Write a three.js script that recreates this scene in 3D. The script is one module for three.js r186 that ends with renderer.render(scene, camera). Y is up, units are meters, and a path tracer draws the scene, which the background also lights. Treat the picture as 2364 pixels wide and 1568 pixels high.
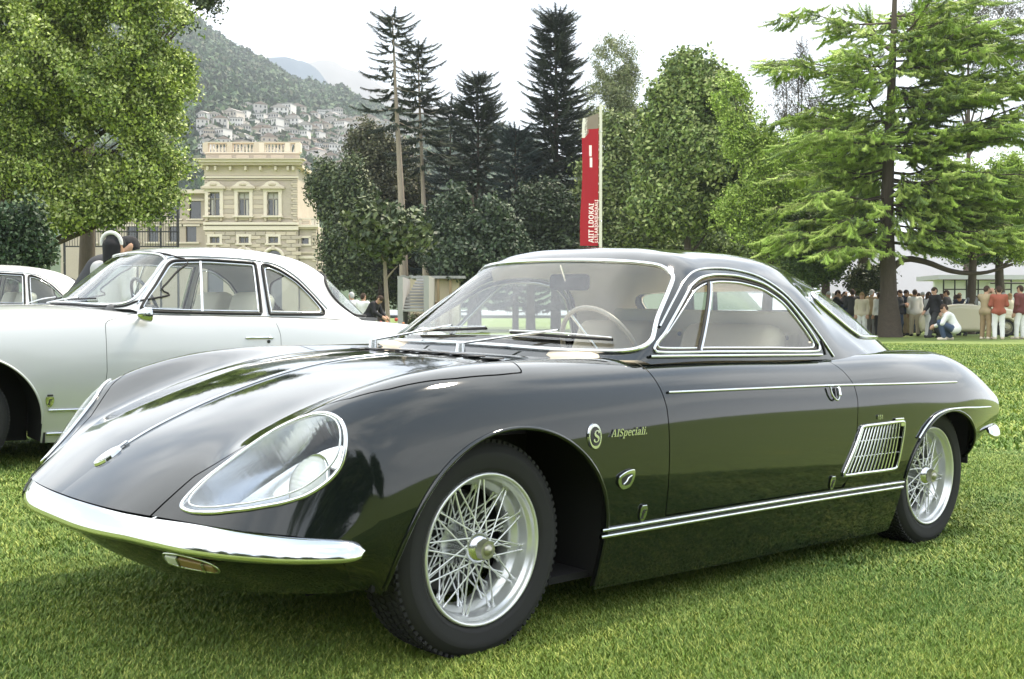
import * as THREE from 'three';
import { mergeGeometries } from 'three/addons/utils/BufferGeometryUtils.js';
import { RoundedBoxGeometry } from 'three/addons/geometries/RoundedBoxGeometry.js';
import { MarchingCubes } from 'three/addons/objects/MarchingCubes.js';
import { FontLoader } from 'three/addons/loaders/FontLoader.js';
import { TextGeometry } from 'three/addons/geometries/TextGeometry.js';

// ---------- camera ----------
const scene = new THREE.Scene();
const EYE = 0.9269, PITCH = 0.0228, FPX = 2520;              // eye height, downward tilt, focal length for a picture 2364 wide
const camera = new THREE.PerspectiveCamera(2 * Math.atan(784.0 / FPX) * 180 / Math.PI, 1024 / 679, 0.1, 20000);
camera.position.set(0, EYE, 0); camera.rotation.set(-PITCH, 0, 0);
// ---------- sky: bright overcast, white low down, thinner grey-blue gaps overhead ----------
const SKY_W = 1024, SKY_H = 512, skyData = new Float32Array(SKY_W * SKY_H * 4);
{
  const hash = (x, y, z) => { const s = Math.sin(x * 127.1 + y * 311.7 + z * 74.7) * 43758.5453; return s - Math.floor(s); };
  const noise = (x, y, z) => { const i = Math.floor(x), j = Math.floor(y), k = Math.floor(z); const f = (a) => a * a * (3 - 2 * a), u = f(x - i), v = f(y - j), w = f(z - k); let r = 0;
    for (let a = 0; a < 2; a++) for (let b = 0; b < 2; b++) for (let c = 0; c < 2; c++) r += hash(i + a, j + b, k + c) * (a ? u : 1 - u) * (b ? v : 1 - v) * (c ? w : 1 - w); return r; };
  const fbm = (x, y, z) => { let s = 0, a = 0.5; for (let o = 0; o < 5; o++) { s += a * noise(x, y, z); x *= 2.03; y *= 2.03; z *= 2.03; a *= 0.5; } return s / 0.97; };
  for (let j = 0; j < SKY_H; j++) for (let i = 0; i < SKY_W; i++) {
    const el = ((j + 0.5) / SKY_H - 0.5) * Math.PI, az = (i + 0.5) / SKY_W * 2 * Math.PI;
    const y = Math.sin(el), x = Math.cos(el) * Math.cos(az), z = Math.cos(el) * Math.sin(az);
    const h = Math.max(y, 0.0) + 0.28;                        // clouds lie on a flat layer overhead
    const c = fbm(x / h * 1.5 + 7, 3.1, z / h * 1.5 + 2), d = fbm(x / h * 4 + 1, 9.3, z / h * 4);
    let t = Math.min(Math.max((c - 0.40) / 0.2, 0), 1); t = t * t * (3 - 2 * t);
    const haze = Math.exp(-Math.max(y, 0) * 3.4);              // towards the horizon everything is white haze
    const cl = 0.75 + 0.7 * d + 0.5 * t;
    let r = 0.54 * (1 - t) + cl * .97 * t, g = 0.67 * (1 - t) + cl * t, b = 0.88 * (1 - t) + cl * 1.03 * t;
    const su = (x * 33 + y * 70 + z * -33) / 84.1, glow = 0.9 * Math.exp((su - 1) * 7);   // cloud lit from behind by the veiled sun
    r += glow; g += glow * .97; b += glow * .92;
    r += (1.50 - r) * haze; g += (1.54 - g) * haze; b += (1.57 - b) * haze;
    if (y < 0) { r = g = b = 0.5; }
    const o = (j * SKY_W + i) * 4; skyData[o] = r; skyData[o + 1] = g; skyData[o + 2] = b; skyData[o + 3] = 1;
  }
}
const skyTex = new THREE.DataTexture(skyData, SKY_W, SKY_H, THREE.RGBAFormat, THREE.FloatType);
skyTex.mapping = THREE.EquirectangularReflectionMapping; skyTex.magFilter = THREE.LinearFilter; skyTex.minFilter = THREE.LinearFilter; skyTex.needsUpdate = true;
scene.background = skyTex; scene.environment = skyTex;
scene.backgroundIntensity = 1.0; scene.environmentIntensity = 1.0;
// ---------- sun: high, from the back right, softened by thin cloud ----------
const sun = new THREE.DirectionalLight(0xfff1dc, 4.4);
sun.position.set(33, 70, -33); sun.target.position.set(0, 0, -6); sun.castShadow = true; sun.shadow.radius = 11;
Object.assign(sun.shadow.camera, { left: -80, right: 80, top: 80, bottom: -80, near: 1, far: 300 });
scene.add(sun, sun.target);
// ---------- exposure and air ----------
const renderer = new THREE.WebGLRenderer({ antialias: true });
renderer.toneMapping = THREE.LinearToneMapping; renderer.toneMappingExposure = 1.78;
renderer.shadowMap.enabled = true;
scene.fog = new THREE.FogExp2(0xdde8f0, 0.00033);
// a picture position (in a 2364 x 1568 picture) and a distance give a point in the world
const at = (px, py, D) => { const x = (px - 1182) / FPX, y = -(py - 784) / FPX, c = Math.cos(PITCH), s = Math.sin(PITCH); const t = D / (y * s + c); return new THREE.Vector3(x * t, EYE + (y * c - s) * t, -D); };
// ---------- small geometry library ----------
function rng(seed) { let a = seed >>> 0; return () => { a |= 0; a = a + 0x6D2B79F5 | 0; let t = Math.imul(a ^ a >>> 15, 1 | a); t = t + Math.imul(t ^ t >>> 7, 61 | t) ^ t; return ((t ^ t >>> 14) >>> 0) / 4294967296; }; }
function basisAt(n, t) {                       // clamped uniform cubic B-spline basis: [first index, 4 weights]
  const k = 3, m = n - k; let x = Math.min(Math.max(t, 0), 1) * m; let i = Math.min(Math.floor(x), m - 1);
  const kn = (j) => Math.min(Math.max(j - k, 0), m);
  const N = [1, 0, 0, 0]; const L = [0, 0, 0, 0], R = [0, 0, 0, 0]; const s = i + k;
  for (let j = 1; j <= k; j++) {
    L[j] = x - kn(s + 1 - j); R[j] = kn(s + j) - x; let sv = 0;
    for (let r = 0; r < j; r++) { const q = N[r] / (R[r + 1] + L[j - r]); N[r] = sv + R[r + 1] * q; sv = L[j - r] * q; }
    N[j] = sv;
  }
  return [i, N];
}
class Surf {                                    // net[u][v] = [s, y, w]; the surface passes close to the net points
  constructor(net, sharpen = 1) {
    this.nu = net.length; this.nv = net[0].length;
    let P = net.map((r) => r.map((p) => p.slice()));
    const Q = net;
    for (let it = 0; it < sharpen * 4; it++) {    // pull the control points out until the surface meets the net
      const N = P.map((r) => r.map((p) => p.slice()));
      this.P = P;
      for (let i = 0; i < this.nu; i++) for (let j = 0; j < this.nv; j++) {
        const e = this.at(this.greville(this.nu, i), this.greville(this.nv, j));
        for (let k = 0; k < 3; k++) N[i][j][k] += 0.8 * (Q[i][j][k] - e[k]);
      }
      P = N;
    }
    this.P = P;
  }
  greville(n, i) { const m = n - 3, kn = (j) => Math.min(Math.max(j - 3, 0), m); return (kn(i + 1) + kn(i + 2) + kn(i + 3)) / 3 / m; }
  at(u, v) {
    const [i, A] = basisAt(this.nu, u), [j, B] = basisAt(this.nv, v); const o = [0, 0, 0];
    for (let a = 0; a < 4; a++) for (let b = 0; b < 4; b++) { const w = A[a] * B[b], p = this.P[i + a][j + b]; o[0] += w * p[0]; o[1] += w * p[1]; o[2] += w * p[2]; }
    return o;
  }
  normal(u, v) {
    const e = 1e-3, a = this.at(Math.max(u - e, 0), v), b = this.at(Math.min(u + e, 1), v), c = this.at(u, Math.max(v - e, 0)), d = this.at(u, Math.min(v + e, 1));
    const x = [b[0] - a[0], b[1] - a[1], b[2] - a[2]], y = [d[0] - c[0], d[1] - c[1], d[2] - c[2]];
    const n = [x[1] * y[2] - x[2] * y[1], x[2] * y[0] - x[0] * y[2], x[0] * y[1] - x[1] * y[0]]; const l = Math.hypot(...n) || 1;
    return [-n[0] / l, -n[1] / l, -n[2] / l];
  }
}
const V3 = (x, y, z) => new THREE.Vector3(x, y, z);
const usedNames = new Map();
function numbered(n) { const k = usedNames.get(n) || 0; usedNames.set(n, k + 1); return k ? n + '_' + String(k).padStart(3, '0') : n; }
function part(name, geo, mat, parent) { const m = new THREE.Mesh(geo, mat); m.name = name; m.castShadow = m.receiveShadow = true; if (parent) parent.add(m); return m; }
function node(name, parent) { const g = new THREE.Group(); g.name = name; if (parent) parent.add(g); return g; }
function thing(name, label, category, group) { const g = new THREE.Group(); g.name = numbered(name); g.userData = { label, category }; if (group) g.userData.group = group; scene.add(g); return g; }
function tag(o, name, label, category, group) { o.name = numbered(name); o.userData = { label, category }; if (group) o.userData.group = group; scene.add(o); return o; }
function structure(o, name) { o.name = name; o.userData = { kind: 'structure' }; scene.add(o); return o; }
function copyOf(src, label, group) { const c = src.clone(); const base = src.name.replace(/_\d{3}$/, ''); c.name = numbered(base); c.userData = { ...src.userData, label }; if (group) c.userData.group = group; scene.add(c); return c; }
const lin = (r, g, b) => new THREE.Color().setRGB(r, g, b);
const std = (c, rough = 0.7, metal = 0, more = {}) => new THREE.MeshStandardMaterial({ color: c, roughness: rough, metalness: metal, ...more });
// strips a geometry to what merging needs
function plain(g) { const n = g.index ? g.toNonIndexed() : g; for (const k of Object.keys(n.attributes)) if (!['position', 'normal', 'uv'].includes(k)) n.deleteAttribute(k); if (!n.attributes.uv) n.setAttribute('uv', new THREE.BufferAttribute(new Float32Array(n.attributes.position.count * 2), 2)); return n; }
const merge = (list) => mergeGeometries(list.map(plain));
function boxAt(w, h, d, x, y, z, r = 0) { const g = r ? new RoundedBoxGeometry(w, h, d, 2, r) : new THREE.BoxGeometry(w, h, d); g.translate(x, y, z); return g; }
function rod(a, b, r0, r1 = r0, seg = 6) { const d = new THREE.Vector3().subVectors(b, a), L = d.length(); const g = new THREE.CylinderGeometry(r1, r0, L, seg, 1); g.translate(0, L / 2, 0); g.applyQuaternion(new THREE.Quaternion().setFromUnitVectors(V3(0, 1, 0), d.normalize())); g.translate(a.x, a.y, a.z); return g; }
function tube(pts, r, closed = false, n = 0, rad = 6) { const c = new THREE.CatmullRomCurve3(pts, closed, 'centripetal'); return new THREE.TubeGeometry(c, n || pts.length * 3, r, rad, closed); }
// a limb: tube whose radius runs from r0 to r1
function limb(pts, r0, r1, seg = 10, rad = 6) { const g = tube(pts, 1, false, seg, rad); const c = new THREE.CatmullRomCurve3(pts, false, 'centripetal'); const p = g.attributes.position; const q = V3();
  for (let i = 0; i <= seg; i++) { const o = c.getPointAt(i / seg), r = r0 + (r1 - r0) * i / seg; for (let j = 0; j <= rad; j++) { const k = i * (rad + 1) + j; q.fromBufferAttribute(p, k).sub(o).multiplyScalar(r).add(o); p.setXYZ(k, q.x, q.y, q.z); } } return g; }
// smooth closed outline through points (2-D)
function outline(pts, n = 8, tension = 0.5) { const c = new THREE.CatmullRomCurve3(pts.map((p) => V3(p[0], p[1], 0)), true, 'catmullrom', tension); return c.getPoints(pts.length * n).slice(0, -1).map((p) => [p.x, p.y]); }
// signed distance to an outline, positive inside
function inside(poly, x, y) { let d = 1e9, inn = false; for (let i = 0, j = poly.length - 1; i < poly.length; j = i++) { const [ax, ay] = poly[j], [bx, by] = poly[i]; const ex = bx - ax, ey = by - ay, t = Math.min(Math.max(((x - ax) * ex + (y - ay) * ey) / (ex * ex + ey * ey || 1e-12), 0), 1); d = Math.min(d, Math.hypot(x - ax - ex * t, y - ay - ey * t)); if ((ay > y) !== (by > y) && x < ax + (y - ay) / (by - ay) * ex) inn = !inn; } return inn ? d : -d; }
const interp = (pts, x) => { if (x <= pts[0][0]) return pts[0][1]; for (let i = 1; i < pts.length; i++) if (x <= pts[i][0]) { const t = (x - pts[i - 1][0]) / (pts[i][0] - pts[i - 1][0]); return pts[i - 1][1] + t * (pts[i][1] - pts[i - 1][1]); } return pts[pts.length - 1][1]; };
// ---------- panels cut out of a body surface ----------
class Skin {
  constructor(net, nu, nv) { this.S = new Surf(net); this.nu = nu; this.nv = nv; this.p = []; this.n = []; for (let i = 0; i <= nu; i++) for (let j = 0; j <= nv; j++) { this.p.push(this.S.at(i / nu, j / nv)); this.n.push(this.S.normal(i / nu, j / nv)); } }
  // keep(s, y, w, u, v) > 0 stays; w is signed; off moves the panel along its normal
  panel(keep, off = 0, sides = [1, -1], double = false) {
    const pos = [], nor = [], uv = []; const { nu, nv } = this;
    for (const sd of sides) {
      const P = this.p.map((a, k) => [a[0] + this.n[k][0] * off, a[1] + this.n[k][1] * off, Math.max(a[2] + this.n[k][2] * off, a[2] === 0 ? 0 : -1) * sd]);
      const F = this.p.map((a, k) => keep ? keep(a[0], a[1], a[2] * sd, Math.floor(k / (nv + 1)) / nu, (k % (nv + 1)) / nv) : 1);
      const emit = (k, l, t) => { const a = P[k], b = P[l], c = this.n[k], d = this.n[l], u = 1 - t; const q = [a[0] * u + b[0] * t, a[1] * u + b[1] * t, a[2] * u + b[2] * t]; pos.push(...q); nor.push(c[0] * u + d[0] * t, c[1] * u + d[1] * t, (c[2] * u + d[2] * t) * sd); uv.push(q[0], q[1] + Math.abs(q[2])); };
      const tri = (a, b, c) => {
        const T = [a, b, c], f = T.map((k) => F[k]); const inn = f.filter((x) => x > 0).length; if (!inn) return;
        if (inn === 3) { for (const k of T) emit(k, k, 0); return; }
        const out = []; for (let i = 0; i < 3; i++) { const j = (i + 1) % 3; if (f[i] > 0) out.push([T[i], T[i], 0]); if ((f[i] > 0) !== (f[j] > 0)) out.push([T[i], T[j], f[i] / (f[i] - f[j])]); }
        for (let i = 1; i + 1 < out.length; i++) { emit(...out[0]); emit(...out[i]); emit(...out[i + 1]); }
      };
      for (let i = 0; i < nu; i++) for (let j = 0; j < nv; j++) { const a = i * (nv + 1) + j, b = a + nv + 1, c = a + 1, d = b + 1; if (sd > 0) { tri(a, c, b); tri(b, c, d); } else { tri(a, b, c); tri(b, d, c); } }
    }
    const g = new THREE.BufferGeometry(); g.setAttribute('position', new THREE.Float32BufferAttribute(pos, 3)); g.setAttribute('normal', new THREE.Float32BufferAttribute(nor, 3)); g.setAttribute('uv', new THREE.Float32BufferAttribute(uv, 2)); return g;
  }
  // the surface point whose coordinates ia, ib are a, b (0 s, 1 y, 2 w), nearest to a start found on the grid among points that pass ok
  find(ia, ib, a, b, ok, off = 0, sd = 1) {
    let best = 1e9, bk = 0; this.p.forEach((q, k) => { if (ok && !ok(q)) return; const e = (q[ia] - a) ** 2 + (q[ib] - b) ** 2; if (e < best) { best = e; bk = k; } });
    let u = Math.floor(bk / (this.nv + 1)) / this.nu, v = (bk % (this.nv + 1)) / this.nv;
    for (let it = 0; it < 8; it++) { const q = this.S.at(u, v), e = 1e-4, qu = this.S.at(u + (u > 0.5 ? -e : e), v), qv = this.S.at(u, v + (v > 0.5 ? -e : e)); const su = u > 0.5 ? -e : e, sv = v > 0.5 ? -e : e;
      const A = (qu[ia] - q[ia]) / su, B = (qv[ia] - q[ia]) / sv, C = (qu[ib] - q[ib]) / su, D = (qv[ib] - q[ib]) / sv, det = A * D - B * C; if (Math.abs(det) < 1e-9) break; const x = a - q[ia], y = b - q[ib];
      u = Math.min(Math.max(u + Math.max(Math.min((D * x - B * y) / det, 0.03), -0.03), 0), 1); v = Math.min(Math.max(v + Math.max(Math.min((A * y - C * x) / det, 0.05), -0.05), 0), 1); }
    const q = this.S.at(u, v), m = this.S.normal(u, v); const r = V3(q[0] + m[0] * off, q[1] + m[1] * off, (q[2] + m[2] * off) * sd); r.n = V3(m[0], m[1], m[2] * sd); return r;
  }
}
// the place of a car whose front axle stands at (x, depth): its wheels stand on the slightly sloping lawn
const ROLL = -0.0276;
const SLOPE = new THREE.Matrix4().makeTranslation(0, EYE, 0).multiply(new THREE.Matrix4().makeRotationX(-PITCH)).multiply(new THREE.Matrix4().makeRotationZ(ROLL)).multiply(new THREE.Matrix4().makeRotationX(PITCH)).multiply(new THREE.Matrix4().makeTranslation(0, -EYE, 0));
function parkCar(g, x, depth, th) { const b = new THREE.Matrix4().makeBasis(V3(Math.sin(th), 0, -Math.cos(th)), V3(0, 1, 0), V3(Math.cos(th), 0, Math.sin(th))).setPosition(x, 0, -depth); g.matrix.identity(); g.position.set(0, 0, 0); g.quaternion.identity(); g.applyMatrix4(new THREE.Matrix4().multiplyMatrices(SLOPE, b)); }
// ---------- lawn: the near part slopes gently down to the right, farther off it lies level ----------
const slopeN = V3(0, 1, 0).transformDirection(SLOPE), slopeP = V3(0, 0, 0).applyMatrix4(SLOPE);
const smooth = (a, b, x) => { const t = Math.min(Math.max((x - a) / (b - a), 0), 1); return t * t * (3 - 2 * t); };
function groundY(x, z) { const p = slopeP.y - (slopeN.x * (x - slopeP.x) + slopeN.z * (z - slopeP.z)) / slopeN.y; const d = Math.hypot(x, z); const t = smooth(13, 26, d); return p * (1 - t) + .10 * t; }
function noiseTex(size, seed, build) { // tiling value noise of several octaves -> RGBA
  const R = rng(seed); const oct = []; for (let o = 0; o < 7; o++) { const n = 4 << o; const a = new Float32Array(n * n); for (let i = 0; i < a.length; i++) a[i] = R(); oct.push([n, a]); }
  const samp = ([n, a], u, v) => { const x = u * n, y = v * n, i = Math.floor(x), j = Math.floor(y), f = x - i, g = y - j; const q = (k, l) => a[((l + n) % n) * n + ((k + n) % n)]; const s = f * f * (3 - 2 * f), t = g * g * (3 - 2 * g); return (q(i, j) * (1 - s) + q(i + 1, j) * s) * (1 - t) + (q(i, j + 1) * (1 - s) + q(i + 1, j + 1) * s) * t; };
  const d = new Uint8Array(size * size * 4); for (let y = 0; y < size; y++) for (let x = 0; x < size; x++) { const n = oct.map((o) => samp(o, x / size, y / size)); const c = build(n, R); const k = (y * size + x) * 4; for (let q = 0; q < 3; q++) d[k + q] = Math.min(Math.max(c[q] * 255, 0), 255); d[k + 3] = 255; }
  const t = new THREE.DataTexture(d, size, size); t.wrapS = t.wrapT = THREE.RepeatWrapping; t.magFilter = THREE.LinearFilter; t.minFilter = THREE.LinearMipmapLinearFilter; t.generateMipmaps = true; t.needsUpdate = true; return t; }
const s8 = (x) => x <= .0031308 ? x * 12.92 : 1.055 * Math.pow(x, 1 / 2.4) - .055;
const grassTex = noiseTex(1024, 11, (n, R) => { const m = n[0] * .3 + n[1] * .3 + n[2] * .25 + n[3] * .15, f = n[5] * .4 + n[6] * .6 + (R() - .5) * .5; const dry = Math.max(m - .55, 0) * 1.6; const k = .55 + f * .9; return [s8((.13 + dry * .09) * k), s8((.182 + dry * .05) * k), s8(.034 * k)]; }); grassTex.colorSpace = THREE.SRGBColorSpace;
const grassBump = noiseTex(512, 12, (n, R) => { const f = n[4] * .3 + n[5] * .3 + n[6] * .4; return [f, f, f]; });
{
  // rings of quads, fine near the camera and wide at the horizon
  const rs = [0, .5, 1, 1.5, 2, 2.5, 3, 4, 5, 6, 7, 8, 10, 12, 14, 16, 18, 20, 23, 26, 32, 40, 55, 80, 130, 250, 600, 1500], N = 72, pos = [], uv = [], idx = [];
  for (const r of rs) for (let i = 0; i <= N; i++) { const a = i / N * Math.PI * 2, x = Math.cos(a) * r, z = Math.sin(a) * r; pos.push(x, groundY(x, z), z); uv.push(x / 3.1, z / 3.1); }
  for (let k = 0; k + 1 < rs.length; k++) for (let i = 0; i < N; i++) { const a = k * (N + 1) + i, b = a + N + 1; idx.push(a, a + 1, b, b, a + 1, b + 1); }
  const g = new THREE.BufferGeometry(); g.setAttribute('position', new THREE.Float32BufferAttribute(pos, 3)); g.setAttribute('uv', new THREE.Float32BufferAttribute(uv, 2)); g.setIndex(idx); g.computeVertexNormals();
  structure(part('lawn', g, std(lin(1, 1, 1), .95, 0, { map: grassTex, bumpMap: grassBump, bumpScale: .02 })), 'lawn');
}
// blades of grass near the camera: tufts of bent blades, thinner with distance
{
  const R = rng(21); const mkTuft = (n, spread, hgt, wid) => { const pos = [], nor = [], idx = []; for (let b = 0; b < n; b++) { const x = (R() - .5) * spread, z = (R() - .5) * spread, a = R() * Math.PI * 2, h = hgt * (.5 + R() * .7), lean = h * (.25 + R() * .75), w = wid * (.7 + R() * .6); const dx = Math.cos(a), dz = Math.sin(a), px = -dz * w / 2, pz = dx * w / 2; const o = pos.length / 3;
      pos.push(x - px, -.006, z - pz, x + px, -.006, z + pz, x + dx * lean * .35 - px * .8, h * .6, z + dz * lean * .35 - pz * .8, x + dx * lean * .35 + px * .8, h * .6, z + dz * lean * .35 + pz * .8, x + dx * lean, h * (.92), z + dz * lean); for (let k = 0; k < 5; k++) nor.push(dx * .3, .95, dz * .3); idx.push(o, o + 1, o + 2, o + 2, o + 1, o + 3, o + 2, o + 3, o + 4); }
    const g = new THREE.BufferGeometry(); g.setAttribute('position', new THREE.Float32BufferAttribute(pos, 3)); g.setIndex(idx); g.computeVertexNormals(); return g; };
  const mat = new THREE.MeshPhysicalMaterial({ color: lin(1, 1, 1), roughness: .62, side: THREE.DoubleSide });
  const rows = []; const layer = (count, rMin, rMax, geo, sMin) => { let k = 0; while (k < count) { const r = Math.sqrt(rMin * rMin + R() * (rMax * rMax - rMin * rMin)), a = (R() - .5) * 1.16; const x = Math.sin(a) * r, z = -Math.cos(a) * r; rows.push([geo, x, z, sMin * (.75 + R() * .6), R() * 6.28]); k++; } };
  const A = mkTuft(11, .044, .020, .0032), B = mkTuft(13, .09, .023, .0050), C = mkTuft(12, .30, .040, .018);
  layer(120000, 1.7, 4.2, 0, 1); layer(100000, 4.0, 9.0, 1, 1); layer(60000, 9.0, 32, 2, 1);
  const field = node('grass'); field.userData = {}; const col = new THREE.Color(), mtx = new THREE.Matrix4(), q = new THREE.Quaternion(), up = V3(0, 1, 0);
  const patch = (x, z) => { const s = Math.sin(x * 2.1 + z * 1.3) + Math.sin(x * .9 - z * 2.3 + 1) + Math.sin(x * 4.3 + 2) * Math.sin(z * 3.7) + .6 * Math.sin(x * 9.1 + z * 7.7); return Math.min(Math.max(.5 + s * .17, 0), 1); };
  [A, B, C].forEach((geo, k) => { const L = rows.filter((r) => r[0] === k); const im = new THREE.InstancedMesh(geo, mat, L.length); L.forEach(([, x, z, s, a], i) => { q.setFromAxisAngle(up, a); mtx.compose(V3(x, groundY(x, z), z), q, V3(s, s * (.7 + .5 * patch(z, x)), s)); im.setMatrixAt(i, mtx); const p = patch(x, z), v = R(); const dry = v > .78 ? .8 : 0; col.setRGB((.118 + .075 * p + dry * .20) * (.65 + v * .6), (.222 + .06 * p + dry * .14) * (.65 + v * .6), (.034 + dry * .06) * (.7 + v * .5)); im.setColorAt(i, col); });
    im.castShadow = im.receiveShadow = true; im.name = ['grass', 'grass_001', 'grass_002'][k]; im.userData = { kind: 'stuff', label: ['short mown grass closest to the camera', 'mown grass around the parked cars', 'mown grass beyond the parked cars'][k], category: 'grass' }; scene.add(im); });
}
// ---------- hills behind the town, and paler mountains beyond ----------
const hillNoise = (a, r, s) => Math.sin(a * 37 + s) * .5 + Math.sin(a * 91 + r * .009 + s * 2) * .25 + Math.sin(a * 173 + r * .02 + s) * .14 + Math.sin(a * 410 + r * .045) * .06;
function hillMesh(ridge, r0, r1, nr, base, a0, a1, na, amp, seed, color, name) {
  const pos = [], idx = []; const H = (px, r) => { const e = (727 - interp(ridge, px)) / FPX; const top = e * r1 + hillNoise(px / 2364, r, seed) * amp; const t = Math.min((r - r0) / (r1 - r0), 1.25); const f = t <= 1 ? Math.pow(Math.max(t, 0), .92) : 1 - (t - 1) * 1.1; return base + (top - base) * f + hillNoise(px / 2364 * 2.3 + 1, r, seed + 3) * amp * .35 * Math.min(t * 3, 1); };
  for (let i = 0; i <= na; i++) { const px = a0 + (a1 - a0) * i / na, dir = (px - 1182) / FPX; for (let j = 0; j <= nr; j++) { const r = r0 + (r1 * 1.25 - r0) * j / nr; pos.push(dir * r, H(px, r), -r); } }
  for (let i = 0; i < na; i++) for (let j = 0; j < nr; j++) { const a = i * (nr + 1) + j, b = a + nr + 1; idx.push(a, b, a + 1, b, b + 1, a + 1); }
  const g = new THREE.BufferGeometry(); g.setAttribute('position', new THREE.Float32BufferAttribute(pos, 3)); g.setIndex(idx); g.computeVertexNormals(); structure(part(name, g, std(color, .95)), name); return H;
}
const RIDGE = [[-400, -60], [100, -30], [300, 10], [430, 52], [480, 76], [560, 112], [620, 146], [690, 180], [760, 208], [830, 240], [900, 266], [1060, 280], [1180, 305], [1400, 450], [1600, 600], [1800, 740], [2600, 900]];
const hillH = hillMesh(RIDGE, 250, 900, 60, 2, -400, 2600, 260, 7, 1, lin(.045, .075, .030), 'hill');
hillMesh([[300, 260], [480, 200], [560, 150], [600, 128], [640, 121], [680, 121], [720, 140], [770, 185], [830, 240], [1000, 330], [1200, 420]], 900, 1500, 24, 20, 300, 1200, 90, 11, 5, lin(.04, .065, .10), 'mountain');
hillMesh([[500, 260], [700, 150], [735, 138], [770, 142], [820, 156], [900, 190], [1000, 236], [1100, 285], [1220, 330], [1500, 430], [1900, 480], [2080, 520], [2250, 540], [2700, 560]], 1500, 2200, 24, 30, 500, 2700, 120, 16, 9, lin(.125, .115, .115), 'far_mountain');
// ---------- dark coupe: measured body net, metres: s back from the front axle, y up, w out from the centre line ----------
const BODY_NET = [
  [[-.87, .425, 0], [-.86, .425, .22], [-.79, .42, .43], [-.71, .41, .58], [-.62, .40, .675], [-.52, .375, .73], [-.46, .31, .725], [-.42, .23, .66]],
  [[-.745, .513, 0], [-.738, .513, .22], [-.70, .506, .42], [-.615, .565, .59], [-.52, .545, .69], [-.45, .43, .745], [-.41, .32, .74], [-.385, .235, .675]],
  [[-.56, .61, 0], [-.56, .612, .22], [-.54, .602, .42], [-.49, .674, .60], [-.44, .625, .715], [-.39, .48, .765], [-.36, .33, .755], [-.34, .22, .69]],
  [[-.29, .708, 0], [-.29, .708, .22], [-.28, .697, .42], [-.27, .75, .605], [-.25, .69, .725], [-.24, .52, .775], [-.23, .34, .76], [-.22, .17, .70]],
  [[0, .770, 0], [0, .770, .22], [0, .759, .42], [0, .787, .605], [0, .72, .725], [0, .55, .775], [0, .33, .76], [0, .12, .70]],
  [[.35, .792, 0], [.35, .792, .22], [.36, .784, .42], [.37, .797, .605], [.37, .725, .722], [.37, .56, .768], [.37, .32, .75], [.37, .115, .70]],
  [[.75, .80, 0], [.75, .80, .22], [.75, .80, .42], [.75, .800, .615], [.75, .735, .718], [.75, .58, .762], [.75, .31, .745], [.75, .11, .695]],
  [[1.25, .80, 0], [1.25, .80, .22], [1.25, .80, .42], [1.25, .800, .625], [1.25, .735, .718], [1.25, .58, .758], [1.25, .3, .74], [1.25, .10, .69]],
  [[1.75, .80, 0], [1.75, .80, .22], [1.75, .80, .42], [1.75, .80, .625], [1.75, .735, .72], [1.75, .59, .763], [1.75, .3, .745], [1.75, .10, .69]],
  [[2.2, .81, 0], [2.2, .81, .22], [2.2, .81, .41], [2.2, .815, .62], [2.2, .75, .73], [2.2, .60, .775], [2.2, .31, .76], [2.2, .10, .70]],
  [[2.6, .80, 0], [2.6, .80, .22], [2.6, .80, .40], [2.6, .815, .595], [2.58, .745, .72], [2.56, .60, .775], [2.55, .35, .76], [2.53, .2, .70]],
  [[3.0, .765, 0], [3.0, .765, .22], [2.98, .767, .39], [2.95, .772, .58], [2.92, .705, .70], [2.90, .575, .752], [2.83, .40, .73], [2.75, .28, .665]],
  [[3.42, .65, 0], [3.41, .65, .22], [3.37, .65, .40], [3.30, .65, .55], [3.23, .62, .645], [3.17, .56, .695], [3.08, .45, .685], [2.90, .34, .62]],
];
const CABIN_NET = [
  [[.47, .790, 0], [.49, .790, .25], [.54, .792, .49], [.625, .795, .66], [.66, .793, .67], [.70, .783, .675]],
  [[.70, .955, 0], [.71, .953, .22], [.745, .948, .43], [.82, .935, .595], [.88, .87, .64], [.93, .79, .67]],
  [[.91, 1.135, 0], [.915, 1.135, .2], [.95, 1.125, .37], [1.02, 1.095, .50], [1.10, .96, .60], [1.17, .79, .667]],
  [[1.15, 1.192, 0], [1.16, 1.188, .2], [1.18, 1.168, .36], [1.22, 1.118, .48], [1.30, .965, .60], [1.38, .79, .667]],
  [[1.50, 1.203, 0], [1.50, 1.198, .2], [1.50, 1.178, .36], [1.50, 1.120, .48], [1.54, .97, .595], [1.60, .79, .665]],
  [[1.87, 1.185, 0], [1.86, 1.18, .2], [1.81, 1.155, .36], [1.73, 1.09, .478], [1.77, .95, .59], [1.80, .79, .66]],
  [[2.22, 1.115, 0], [2.19, 1.108, .2], [2.08, 1.072, .36], [1.89, 1.00, .505], [1.91, .90, .58], [1.94, .79, .65]],
  [[2.60, .985, 0], [2.56, .978, .2], [2.38, .950, .39], [2.06, .895, .54], [2.07, .84, .59], [2.09, .79, .63]],
  [[2.90, .81, 0], [2.87, .81, .2], [2.66, .81, .42], [2.22, .795, .585], [2.20, .785, .61], [2.18, .78, .625]],
];
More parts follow.
